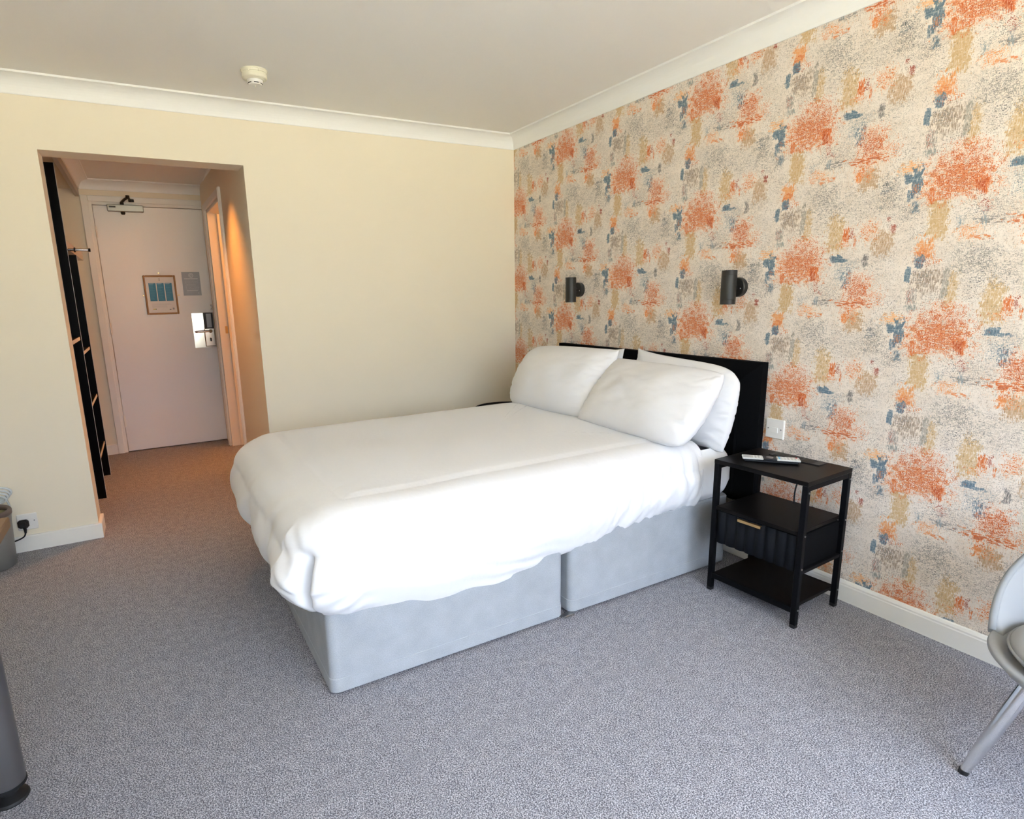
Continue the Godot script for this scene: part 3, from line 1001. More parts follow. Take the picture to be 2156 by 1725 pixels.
# ---------------------------------------------------------------- chair at the right edge
func build_chair() -> void:
	var t := thing("tub_chair", "light grey velvet tub chair with chrome legs beside papered wall", "chair", Vector3(1.888, 0, -0.328), deg_to_rad(-100.0))
	# faces local +z
	var R := 0.250
	put("seat_shell", lathe([[0.0, 0.285], [0.10, 0.287], [0.17, 0.298], [0.222, 0.322], [R, 0.352], [R - 0.004, 0.360], [R - 0.03, 0.352], [0.19, 0.340], [0.0, 0.330]], 64), M.velvet_grey, t)
	var st := new_st()
	var rows_o := []
	var rows_i := []
	var rim := []
	var NA := 96
	var NV := 22
	for k in NA + 1:
		var s := float(k) / NA * 2.0 - 1.0
		var a := PI * 1.5 + s * 1.85       # centred on local -z
		var hgt: float = 0.27 * pow(max(0.0, 1.0 - pow(abs(s), 2.2)), 0.72) + 0.012
		var ro := PackedVector3Array()
		var ri := PackedVector3Array()
		for v in NV + 1:
			var f := float(v) / NV
			var y := 0.350 + hgt * f
			var lean := 0.035 * f * hgt / 0.27
			var th: float = 0.032 * (1.0 - 0.45 * f * f)
			var rr := R + 0.006 + lean
			ro.append(Vector3(cos(a) * rr, y, sin(a) * rr))
			ri.append(Vector3(cos(a) * (rr - th), y, sin(a) * (rr - th)))
		rows_o.append(ro)
		rows_i.append(ri)
		rim.append((ro[NV] + ri[NV]) * 0.5)
	add_grid(st, rows_o, false, false)
	add_grid(st, rows_i, false, true)
	var lid := []
	for k in NA + 1:
		lid.append(PackedVector3Array([rows_o[k][NV], rows_i[k][NV]]))
	add_grid(st, lid, false, false)
	for e in [0, NA]:
		add_grid(st, [rows_o[e], rows_i[e]], false, e == 0)
	var b := put("backrest", done(st), M.velvet_grey, t)
	put("piping", tube(rim, 0.009, 8), M.piping, b)
	var cu := put("cushion", lathe([[0.0, 0.345], [0.12, 0.345], [0.185, 0.350], [0.200, 0.362], [0.204, 0.374], [0.199, 0.386], [0.17, 0.398], [0.10, 0.405], [0.0, 0.407]], 64), M.velvet_grey, t, Vector3(0, 0, 0.012))
	var ring := []
	for k in 61:
		var a := TAU * k / 60.0
		ring.append(Vector3(cos(a) * 0.205, 0.374, sin(a) * 0.205))
	put("piping", tube(ring, 0.004, 8), M.piping, cu)
	for q in [[-1, -1], [1, -1], [-1, 1], [1, 1]]:
		var topp := Vector3(q[0] * 0.110, 0.330, q[1] * 0.110)
		var foot := Vector3(q[0] * 0.185, 0.008, q[1] * 0.185)
		var l := put("leg", tube([topp, topp.lerp(foot, 0.5), topp.lerp(foot, 0.8), foot], [0.0165, 0.0165, 0.0145, 0.0105], 20), M.chrome, t)
		put("leg_tip", tube([foot + Vector3(0, 0.004, 0), Vector3(foot.x, 0, foot.z) * 1.005], 0.0115, 14), M.rubber, l)

# ---------------------------------------------------------------- desk at the left edge, bin, coil
func build_left_things() -> void:
	# a desk whose far right leg shows at the picture's edge
	var t := thing("desk", "desk leg of thick brushed grey metal with black foot at left edge", "desk", Vector3(-0.452, 0, -1.735))
	var wood := paint(Color8(120, 92, 66), 0.5)
	for p in [Vector3(0, 0, 0), Vector3(-0.62, 0, 0), Vector3(0, 0, 1.3), Vector3(-0.62, 0, 1.3)]:
		var l := put("leg", turned([[0.0, 0.048], [0.0385, 0.048], [0.040, 0.050], [0.040, 0.70], [0.0, 0.70]], 40), M.steel, t, p)
		put("foot", turned([[0.0, 0.0], [0.040, 0.0], [0.042, 0.004], [0.039, 0.010], [0.020, 0.022], [0.020, 0.036], [0.038, 0.042], [0.0415, 0.044], [0.0415, 0.052], [0.0, 0.052]], 40), M.rubber, l)
	put("desk_top", box(Vector3(-0.72, 0.70, -0.10), Vector3(0.09, 0.728, 1.42), 0.003), wood, t)
	# waste bin
	var b := thing("waste_bin", "grey oval waste bin with brown rim by the wall socket", "bin", Vector3(-0.832, 0, -3.500))
	put("body", lathe([[0.0, 0.0], [0.130, 0.0], [0.138, 0.004], [0.150, 0.270], [0.146, 0.270], [0.135, 0.008], [0.0, 0.006]], 56, 1.0, 0.78), M.bin, b)
	put("rim", lathe([[0.143, 0.262], [0.150, 0.258], [0.155, 0.262], [0.156, 0.280], [0.152, 0.287], [0.142, 0.285], [0.139, 0.275], [0.143, 0.262]], 56, 1.0, 0.78), M.bin_rim, b)
	put("inner_lining", lathe([[0.0, 0.010], [0.132, 0.012], [0.142, 0.262], [0.139, 0.262], [0.129, 0.016], [0.0, 0.014]], 48, 1.0, 0.78), M.bin_in, b)
	# clear cable coil tucked behind it against the wall
	var clear := paint(Color8(226, 232, 234), 0.15)
	clear.transparency = BaseMaterial3D.TRANSPARENCY_ALPHA
	clear.albedo_color = Color(0.90, 0.93, 0.94, 0.72)
	var c := thing("cable_coil", "bundle of clear white cable coiled behind the waste bin", "cable", Vector3(-0.742, 0.302, -3.618))
	for k in 4:
		var pts := []
		for i in 41:
			var a := TAU * i / 40.0
			pts.append(Vector3(cos(a) * (0.050 - 0.006 * k), 0.030 + sin(a) * (0.030 - 0.003 * k) - 0.008 * k, -0.024 + 0.013 * k + sin(a) * 0.010))
		put("loop", tube(pts, 0.0055, 10), clear, c)
	put("loop_tail", tube(smooth_path([Vector3(0.03, 0.0, 0.0), Vector3(0.035, -0.06, -0.02), Vector3(0.02, -0.16, -0.02), Vector3(0.0, -0.296, -0.01)], 8), 0.0045, 10), clear, c)

# ---------------------------------------------------------------- entrance door and what is on it
func sheet_image(w: int, h: int, kind: int) -> ImageTexture:
	var rng := RandomNumberGenerator.new()
	rng.seed = 90 + kind
	var im := Image.create(w, h, false, Image.FORMAT_RGB8)
	if kind == 0:
		im.fill(Color8(232, 230, 226))
		# a dark exclamation-like mark at the top, three blue panels, fine print
		im.fill_rect(Rect2i(int(w * 0.485), int(h * 0.035), 6, int(h * 0.045)), Color8(70, 80, 84))
		im.fill_rect(Rect2i(int(w * 0.47), int(h * 0.095), 16, 5), Color8(110, 116, 118))
		for k in 3:
			var x := int(w * (0.10 + 0.285 * k))
			im.fill_rect(Rect2i(x, int(h * 0.17), int(w * 0.25), int(h * 0.50)), Color8(52, 134, 172))
			for r in 15:
				var lw := int(w * 0.19 * rng.randf_range(0.55, 1.0))
				im.fill_rect(Rect2i(x + int(w * 0.025), int(h * (0.20 + 0.030 * r)), lw, 2), Color8(120, 182, 206))
			im.fill_rect(Rect2i(x + int(w * 0.025), int(h * 0.185), int(w * 0.15), 4), Color8(206, 228, 236))
		for r in 5:
			im.fill_rect(Rect2i(int(w * 0.14), int(h * (0.745 + 0.025 * r)), int(w * rng.randf_range(0.5, 0.72)), 2), Color8(190, 190, 190))
		im.fill_rect(Rect2i(int(w * 0.16), int(h * 0.885), 26, 10), Color8(206, 190, 70))
		im.fill_rect(Rect2i(int(w * 0.16) + 26, int(h * 0.885), 12, 10), Color8(96, 120, 90))
		im.fill_rect(Rect2i(int(w * 0.74), int(h * 0.90), 18, 12), Color8(120, 130, 136))
		im.fill_rect(Rect2i(int(w * 0.85), int(h * 0.87), 20, 22), Color8(160, 168, 174))
	else:
		im.fill(Color8(176, 186, 196))
		var white := Color8(232, 236, 240)
		# round emblem
		for y in range(int(h * 0.05), int(h * 0.25)):
			for x in range(int(w * 0.30), int(w * 0.72)):
				var d := Vector2(x - w * 0.51, y - h * 0.145).length() / w
				if (d > 0.105 and d < 0.130) or (d > 0.045 and d < 0.068 and not (x > w * 0.53 and y > h * 0.15)) :
					im.set_pixel(x, y, white)
		im.fill_rect(Rect2i(int(w * 0.12), int(h * 0.27), int(w * 0.76), int(h * 0.035)), white)
		for k in 12:
			im.fill_rect(Rect2i(int(w * (0.15 + 0.06 * k)), int(h * 0.27), 3, int(h * 0.035)), Color8(176, 186, 196))
		for r in 9:
			var y := int(h * (0.37 + 0.047 * r))
			var x := int(w * 0.15)
			while x < w * 0.85:
				var lw := rng.randi_range(8, 26)
				if rng.randf() < 0.8:
					im.fill_rect(Rect2i(x, y, lw, 4), Color8(210, 217, 224))
				x += lw + 6
		im.fill_rect(Rect2i(int(w * 0.2), int(h * 0.79), int(w * 0.62), 7), white)
		im.fill_rect(Rect2i(int(w * 0.2), int(h * 0.85), int(w * 0.55), 3), Color8(206, 212, 220))
		im.fill_rect(Rect2i(int(w * 0.82), int(h * 0.88), 14, 14), Color8(214, 220, 226))
	return tex(im)

func flat_sheet(w: float, h: float) -> ArrayMesh:
	# a thin sheet in the x-y plane facing +z, with the print mapped once across it
	var st := new_st()
	st.set_smooth_group(-1)
	var P := [Vector3(0, 0, 0), Vector3(w, 0, 0), Vector3(w, h, 0), Vector3(0, h, 0)]
	var T := [Vector2(0, 1), Vector2(1, 1), Vector2(1, 0), Vector2(0, 0)]
	for k in [0, 2, 1, 0, 3, 2]:
		st.set_uv(T[k])
		st.add_vertex(P[k])
	return done(st)

func build_door() -> void:
	var d := struct_node("door_1")
	d.position = Vector3(-0.242, 0, ZD)
	var W := 0.814
	put("leaf", box(Vector3(0, 0.008, -0.044), Vector3(W, 2.012, 0.0), 0.0015), M.door_paint, d)
	# hinges
	for y in [1.765, 1.0, 0.225]:
		var h := put("hinge", box(Vector3(-0.010, y, -0.004), Vector3(0.010, y + 0.095, 0.002), 0.0008), M.white_paint, d)
		put("knuckle", tube([Vector3(-0.001, y, 0.005), Vector3(-0.001, y + 0.095, 0.005)], 0.0055, 12), M.white_paint, h)
	# overhead closer
	var silver := paint(Color8(176, 176, 170), 0.35, 0.6)
	var cl := put("door_closer", box(Vector3(0.098, 1.966, 0.0), Vector3(0.352, 2.020, 0.045), 0.006), silver, d)
	cl.set_meta("label", "silver overhead door closer")
	put("badge", box(Vector3(0.112, 1.995, 0.0445), Vector3(0.158, 2.006, 0.0458), 0.0003), M.plastic_dark, cl)
	put("spindle_cap", turned([[0.0, -0.020], [0.012, -0.020], [0.016, -0.012], [0.016, 0.0], [0.0, 0.0]], 20), M.rubber, cl, Vector3(0.204, 1.966, 0.024))
	put("spindle", turned([[0.014, 0.0], [0.014, 0.016], [0.0, 0.016]], 16), M.rubber, cl, Vector3(0.204, 2.020, 0.024))
	put("arm", tube([Vector3(0.200, 2.034, 0.030), Vector3(0.225, 2.050, 0.10), Vector3(0.250, 2.060, 0.155)], 0.010, 10), M.plastic_dark, cl)
	put("elbow", turned([[0.0, 0.0], [0.014, 0.0], [0.014, 0.024], [0.0, 0.024]], 16), M.plastic_dark, cl, Vector3(0.250, 2.050, 0.155))
	put("forearm", tube([Vector3(0.250, 2.066, 0.155), Vector3(0.258, 2.062, 0.08), Vector3(0.266, 2.056, 0.030)], 0.008, 10), M.plastic_dark, cl)
	put("shoe", box(Vector3(0.252, 2.044, 0.016), Vector3(0.292, 2.066, 0.034), 0.003), M.plastic_dark, cl)
	# big lock plate
	var lk := put("lock_plate", box(Vector3(0.610, 0.850, 0.0), Vector3(0.800, 1.152, 0.005), 0.002), M.chrome, d)
	lk.set_meta("label", "large polished lock plate")
	put("lock_case", box(Vector3(0.700, 0.862, 0.005), Vector3(0.778, 1.152, 0.026), 0.003), M.chrome, lk)
	var rd := put("card_reader", box(Vector3(0.700, 1.014, 0.024), Vector3(0.778, 1.153, 0.034), 0.002), M.plastic_dark, lk)
	put("reader_window", box(Vector3(0.722, 1.026, 0.033), Vector3(0.762, 1.144, 0.0355), 0.001), paint(Color8(150, 156, 164), 0.3), rd)
	put("case_groove", box(Vector3(0.697, 0.858, 0.004), Vector3(0.702, 1.014, 0.010), 0.001), M.rubber, lk)
	put("case_groove", box(Vector3(0.776, 0.858, 0.004), Vector3(0.781, 1.014, 0.010), 0.001), M.rubber, lk)
	put("case_foot", box(Vector3(0.704, 0.861, 0.025), Vector3(0.774, 0.866, 0.029), 0.001), M.rubber, lk)
	put("lever_rose", lathe([[0.0, 0.0], [0.016, 0.0], [0.016, 0.010], [0.0, 0.010]], 20, 1.0, 1.0, Basis(Vector3(1, 0, 0), PI * 0.5)), M.chrome, lk, Vector3(0.746, 0.994, 0.024))
	put("lever_handle", tube(smooth_path([Vector3(0.746, 0.994, 0.026), Vector3(0.744, 0.994, 0.060), Vector3(0.728, 0.994, 0.070), Vector3(0.640, 0.992, 0.070), Vector3(0.632, 0.990, 0.060)], 6), 0.0085, 12), M.chrome, lk)
	put("thumb_turn", box(Vector3(0.736, 0.905, 0.026), Vector3(0.748, 0.935, 0.044), 0.003), M.plastic_dark, lk)
	# chain and its plate
	var cp := put("catch_plate", box(Vector3(0.766, 1.178, 0.0), Vector3(0.812, 1.222, 0.003), 0.001), M.chrome, d)
	for q in [[0.774, 1.186], [0.804, 1.186], [0.774, 1.214], [0.804, 1.214], [0.789, 1.200]]:
		put("screw", turned([[0.0, 0.002], [0.0028, 0.0015], [0.0028, 0.0], [0.0, 0.0]], 10, Basis(Vector3(1, 0, 0), PI * 0.5)), M.rubber, cp, Vector3(q[0], q[1], 0.003))
	# frame, stops and architrave
	var fr := put("frame", box(Vector3(-0.028, 0, -0.05), Vector3(-0.003, 2.040, 0.004), 0.002), M.white_paint, d)
	put("frame", box(Vector3(W + 0.003, 0, -0.05), Vector3(W + 0.030, 2.040, 0.004), 0.002), M.white_paint, d)
	put("frame", box(Vector3(-0.003, 2.016, -0.05), Vector3(W + 0.003, 2.040, 0.004), 0.002), M.white_paint, d)
	put("architrave", box(Vector3(-0.076, 0, 0.0), Vector3(-0.026, 2.084, 0.018), 0.004), M.white_paint, d)
	put("architrave", box(Vector3(W + 0.028, 0, 0.0), Vector3(W + 0.060, 2.084, 0.018), 0.004), M.white_paint, d)
	put("architrave", box(Vector3(-0.026, 2.038, 0.0), Vector3(W + 0.028, 2.084, 0.018), 0.004), M.white_paint, d)
	var ch := Node3D.new()
	ch.name = "door_chain"
	d.add_child(ch)
	var link := tube([Vector3(0, 0.009, 0), Vector3(0.005, 0.005, 0), Vector3(0.005, -0.005, 0), Vector3(0, -0.009, 0), Vector3(-0.005, -0.005, 0), Vector3(-0.005, 0.005, 0), Vector3(0, 0.009, 0)], 0.0013, 6)
	for k in 18:
		var l := put("link", link, M.steel, ch, Vector3(W + 0.040 + 0.002 * sin(k * 1.3), 1.220 - 0.0148 * k, 0.024))
		l.rotation.y = 0.3 if k % 2 == 0 else 1.5
	put("anchor", box(Vector3(W + 0.034, 1.212, 0.016), Vector3(W + 0.046, 1.236, 0.022), 0.001), M.steel, ch)
	# framed notice
	var pf := thing("framed_notice", "small gilt-framed notice with three blue panels on the door", "framed notice", Vector3(0.037, 1.150, ZD))
	var gilt := paint(Color8(150, 104, 52), 0.4, 0.25)
	var w := 0.241
	var h := 0.322
	var b := 0.014
	put("frame_bar", box(Vector3(0, 0, 0), Vector3(b, h, 0.014), 0.004), gilt, pf)
	put("frame_bar", box(Vector3(w - b, 0, 0), Vector3(w, h, 0.014), 0.004), gilt, pf)
	put("frame_bar", box(Vector3(b, 0, 0), Vector3(w - b, b, 0.014), 0.004), gilt, pf)
	put("frame_bar", box(Vector3(b, h - b, 0), Vector3(w - b, h, 0.014), 0.004), gilt, pf)
	put("backing", box(Vector3(b * 0.5, b * 0.5, 0.001), Vector3(w - b * 0.5, h - b * 0.5, 0.005), 0.0), M.plastic_white, pf)
	var pm := paint(Color(1, 1, 1), 0.5)
	pm.albedo_texture = sheet_image(320, 440, 0)
	put("printed_sheet", flat_sheet(w - 2 * b, h - 2 * b), pm, pf, Vector3(b, b, 0.0056))
	for q in [[-0.016, h * 0.47], [w + 0.006, h * 0.47], [w * 0.5 - 0.005, h + 0.012]]:
		put("mirror_clip", box(Vector3(q[0], q[1], 0), Vector3(q[0] + 0.011, q[1] + 0.011, 0.006), 0.002), M.gold, pf)
	# blue-grey card
	var cm := paint(Color(1, 1, 1), 0.55)
	cm.albedo_texture = sheet_image(280, 390, 1)
	var card := thing("door_card", "pale blue-grey printed card with round white emblem on the door", "card", Vector3(0.330, 1.302, ZD))
	put("card_stock", box(Vector3(0, 0, 0), Vector3(0.140, 0.196, 0.0012), 0.0), paint(Color8(176, 186, 196), 0.6), card)
	put("printed_face", flat_sheet(0.140, 0.196), cm, card, Vector3(0, 0, 0.0016))

# ---------------------------------------------------------------- open wardrobe in the lobby
func build_wardrobe() -> void:
	var t := thing("open_wardrobe", "black open wardrobe with pale shelf edges left of the entrance door", "wardrobe", Vector3(-0.35, 0, -4.416))
	var o := Vector3(-0.35, 0, -4.416)
	var edge := paint(Color8(214, 214, 210), 0.5)
	var gloss := paint(Color8(8, 8, 10), 0.35)
	gloss.metallic_specular = 0.2
	var board := paint(Color8(206, 200, 192), 0.5)
	var depth := 0.52
	# upright panels with pale lipping on the front edge
	for p in [[-3.86, 2.07], [-4.416, 2.07], [-5.02, 1.585]]:
		var z: float = p[0] - o.z
		var u := put("upright", box(Vector3(-depth, 0.0, z - 0.018), Vector3(-0.001, p[1], z), 0.001), gloss, t)
		put("edge_lipping", box(Vector3(-0.0012, 0.0, z - 0.0045), Vector3(0.0008, p[1], z - 0.0005), 0.0), edge, u)
	# shelves between the two inner uprights, and one in the nearer bay
	for y in [0.955, 0.615, 0.262]:
		var s := put("shelf", box(Vector3(-depth, y - 0.018, -5.02 + 0.001 - o.z), Vector3(-0.010, y, -4.435 - o.z), 0.001), gloss, t)
		put("edge_lipping", box(Vector3(-0.0105, y - 0.018, -5.018 - o.z), Vector3(-0.007, y, -4.436 - o.z), 0.0), edge, s)
	var s2 := put("shelf", box(Vector3(-depth, 1.035, -4.415 - o.z), Vector3(-0.010, 1.055, -3.879 - o.z), 0.001), gloss, t)
	put("edge_lipping", box(Vector3(-0.0105, 1.035, -4.414 - o.z), Vector3(-0.007, 1.055, -3.880 - o.z), 0.0), edge, s2)
	put("back_panel", box(Vector3(-depth - 0.008, 0.0, -5.03 - o.z), Vector3(-depth, 2.07, -3.86 - o.z), 0.0), gloss, t)
	# hat shelf and the pull-out rail below it
	put("hat_shelf", box(Vector3(-depth, 1.588, -5.700 - o.z), Vector3(-0.006, 1.642, -4.4165 - o.z), 0.001), board, t)
	var r := put("pull_out_rail", tube([Vector3(-0.40, 1.580, -4.47 - o.z), Vector3(0.108, 1.580, -4.47 - o.z)], 0.008, 14), M.chrome, t)
	put("rail_end", tube([Vector3(0.104, 1.580, -4.47 - o.z), Vector3(0.116, 1.580, -4.47 - o.z)], 0.0105, 14), M.rubber, r)
	put("rail_collar", tube([Vector3(0.030, 1.580, -4.47 - o.z), Vector3(0.038, 1.580, -4.47 - o.z)], 0.014, 14), M.rubber, r)
	put("rail_bracket", box(Vector3(-0.10, 1.560, -4.482 - o.z), Vector3(-0.04, 1.590, -4.458 - o.z), 0.002), M.rubber, r)
	# folded blanket on the hat shelf
	var peach := paint(Color8(236, 196, 164), 0.9)
	var b := thing("folded_blanket", "folded peach blanket on the wardrobe's top shelf", "blanket", Vector3(-0.55, 1.642, -4.62))
	put("blanket_fold", box(Vector3(-0.14, 0.0, -0.12), Vector3(0.17, 0.022, 0.14), 0.010), peach, b)
	put("blanket_fold", box(Vector3(-0.14, 0.021, -0.12), Vector3(0.175, 0.045, 0.135), 0.011), peach, b)

# ---------------------------------------------------------------- the shell
func build_shell() -> void:
	struct_mesh("floor", box(Vector3(-1.45, -0.12, -5.92), Vector3(2.57, 0.0, ZR + 0.2), 0.0), M.carpet)
	struct_mesh("ceiling", box(Vector3(-1.45, CEIL, ZI + 0.02), Vector3(2.57, CEIL + 0.15, ZR + 0.2), 0.0), M.ceiling)
	struct_mesh("ceiling_lobby", box(Vector3(-1.2, CCEIL, -5.92), Vector3(2.57, CCEIL + 0.25, ZI), 0.0), M.ceiling)
	# cream wall with the opening into the lobby
	var xo0 := -0.347
	var xo1 := 0.588
	var yo := 1.986
	var wb := new_st()
	add_box(wb, Vector3(-1.45, 0, ZI), Vector3(xo0, CEIL, ZB), 0.0)
	add_box(wb, Vector3(xo1, 0, ZI), Vector3(2.57, CEIL, ZB), 0.0)
	add_box(wb, Vector3(xo0, yo, ZI), Vector3(xo1, CEIL, ZB), 0.0)
	struct_mesh("wall_back", done(wb), M.cream)
	# papered wall: one face with the print, measured in metres from a fixed point of the pattern
	var st := new_st()
	st.set_smooth_group(-1)
	var y1 := CEIL
	var F := [Vector3(XW, 0, ZB), Vector3(XW, 0, ZR), Vector3(XW, y1, ZR), Vector3(XW, y1, ZB)]
	for k in [0, 2, 1, 0, 3, 2]:
		var p: Vector3 = F[k]
		st.set_uv(Vector2((p.z + 1.139) / 1.04, 1.0 - (p.y - 1.082) / 0.512))
		st.add_vertex(p)
	var wr := struct_mesh("wall_right", done(st), M.paper)
	var wrb := put("wall_core", box(Vector3(XW + 0.001, 0, ZI), Vector3(XW + 0.2, CEIL, ZR + 0.2), 0.0), M.cream, wr)
	struct_mesh("wall_left", box(Vector3(XL - 0.2, 0, ZI), Vector3(XL, CEIL, ZR + 0.2), 0.0), M.cream)
	# window wall behind the camera
	var wx0 := -0.75
	var wx1 := 2.05
	var wy0 := 0.62
	var wy1 := 2.16
	var wv := new_st()
	add_box(wv, Vector3(-1.45, 0, ZR), Vector3(wx0, CEIL, ZR + 0.2), 0.0)
	add_box(wv, Vector3(wx1, 0, ZR), Vector3(2.57, CEIL, ZR + 0.2), 0.0)
	add_box(wv, Vector3(wx0, 0, ZR), Vector3(wx1, wy0, ZR + 0.2), 0.0)
	add_box(wv, Vector3(wx0, wy1, ZR), Vector3(wx1, CEIL, ZR + 0.2), 0.0)
	struct_mesh("wall_front", done(wv), M.cream)
	var wn := struct_node("window_1")
	for b in [[wx0, wy0, wx0 + 0.05, wy1], [wx1 - 0.05, wy0, wx1, wy1], [wx0 + 0.05, wy0, wx1 - 0.05, wy0 + 0.05], [wx0 + 0.05, wy1 - 0.05, wx1 - 0.05, wy1], [0.62, wy0 + 0.05, 0.68, wy1 - 0.05]]:
		put("window_frame", box(Vector3(b[0], b[1], ZR + 0.10), Vector3(b[2], b[3], ZR + 0.16), 0.004), M.white_paint, wn)
	var glass := StandardMaterial3D.new()
	glass.albedo_color = Color(0.95, 0.97, 0.97, 0.06)
	glass.transparency = BaseMaterial3D.TRANSPARENCY_ALPHA
	glass.roughness = 0.02
	put("pane", box(Vector3(wx0 + 0.05, wy0 + 0.05, ZR + 0.128), Vector3(0.62, wy1 - 0.05, ZR + 0.132), 0.0), glass, wn)
	put("pane", box(Vector3(0.68, wy0 + 0.05, ZR + 0.128), Vector3(wx1 - 0.05, wy1 - 0.05, ZR + 0.132), 0.0), glass, wn)
	put("window_sill", box(Vector3(wx0 - 0.03, wy0 - 0.03, ZR - 0.06), Vector3(wx1 + 0.03, wy0, ZR + 0.10), 0.006), M.white_paint, wn)
	# the lawn outside
	var lawn := paint(Color8(152, 147, 128), 0.95)
	struct_mesh("ground", box(Vector3(-30, -0.6, ZR + 0.25), Vector3(30, -0.4, 45), 0.0), lawn)
	# lobby walls
	struct_mesh("wall_closet", box(Vector3(-1.2, 0, ZD - 0.2), Vector3(-0.95, CCEIL, ZI), 0.0), M.cream)
	var wd := new_st()
	add_box(wd, Vector3(-0.95, 0, ZD - 0.2), Vector3(-0.270, CCEIL, ZD), 0.0)
	add_box(wd, Vector3(0.602, 0, ZD - 0.2), Vector3(2.57, CCEIL, ZD), 0.0)
	add_box(wd, Vector3(-0.270, 2.040, ZD - 0.2), Vector3(0.602, CCEIL, ZD), 0.0)
	struct_mesh("wall_entrance", done(wd), M.cream)
	struct_mesh("wall_landing", box(Vector3(-0.30, 0, ZD - 0.2), Vector3(0.63, 2.06, ZD - 0.06), 0.0), M.door_paint)
	struct_mesh("wall_bathroom", box(Vector3(2.2, 0, ZD), Vector3(2.4, CCEIL, ZI), 0.0), M.cream)
	# header over the wardrobe with its fascia board
	struct_mesh("wall_header", box(Vector3(-0.95, 2.125, ZD), Vector3(-0.318, CCEIL, ZI), 0.0), M.cream)
	struct_mesh("trim_1", box(Vector3(-0.345, 2.073, ZD + 0.001), Vector3(-0.319, 2.124, ZI - 0.001), 0.001), paint(Color8(176, 170, 162), 0.5))
	# right wall of the lobby, a touch out of square, with the bathroom doorway
	var ang := atan2(0.042, 2.058)
	var rw := struct_node("wall_lobby")
	rw.position = Vector3(xo1, 0, ZB)
	rw.rotation.y = -ang if false else ang
	# local: wall face on x = 0, running along -z
	var L := 2.085
	var d0 := -0.965   # near side of the doorway
	var d1 := -1.795   # far side
	var dt := 1.975
	put("wall_piece", box(Vector3(0, 0, d0), Vector3(0.12, CCEIL + 0.02, -0.0005 + ZI - ZB + 0.16), 0.0), M.cream, rw)
	put("wall_piece", box(Vector3(0, 0, -L), Vector3(0.12, CCEIL + 0.02, d1), 0.0), M.cream, rw)
	put("wall_piece", box(Vector3(0, dt, d1), Vector3(0.12, CCEIL + 0.02, d0), 0.0), M.cream, rw)
	var d2 := struct_node("door_2")
	d2.position = rw.position
	d2.rotation = rw.rotation
	put("lining", box(Vector3(0.0, 0, d1), Vector3(0.12, dt, d1 + 0.028), 0.002), M.white_paint, d2)
	put("lining", box(Vector3(0.0, 0, d0 - 0.028), Vector3(0.12, dt, d0), 0.002), M.white_paint, d2)
	put("lining", box(Vector3(0.0, dt - 0.028, d1 + 0.028), Vector3(0.12, dt, d0 - 0.028), 0.002), M.white_paint, d2)
	put("leaf", box(Vector3(0.122, 0.006, d0 - 0.066), Vector3(0.88, dt - 0.030, d0 - 0.030), 0.001), M.door_paint, d2)
	put("stop", box(Vector3(0.072, 0, d1 + 0.028), Vector3(0.084, dt - 0.028, d1 + 0.040), 0.001), M.white_paint, d2)
	put("strike_plate", box(Vector3(0.045, 0.98, d1 + 0.028), Vector3(0.066, 1.04, d1 + 0.0295), 0.0004), M.gold, d2)
	for a in [[d0 - 0.006, d0 + 0.046], [d1 - 0.046, d1 + 0.006]]:
		put("architrave", box(Vector3(-0.018, 0, a[0]), Vector3(0.0, dt + 0.046, a[1]), 0.004), M.white_paint, d2)
		put("architrave_bead", box(Vector3(-0.022, 0, a[0] + 0.030 if a[0] > -1.2 else a[0] + 0.008), Vector3(-0.016, dt + 0.04, a[0] + 0.044 if a[0] > -1.2 else a[0] + 0.020), 0.002), M.white_paint, d2)
	put("architrave", box(Vector3(-0.018, dt - 0.006, d1 + 0.006), Vector3(0.0, dt + 0.046, d0 - 0.006), 0.004), M.white_paint, d2)

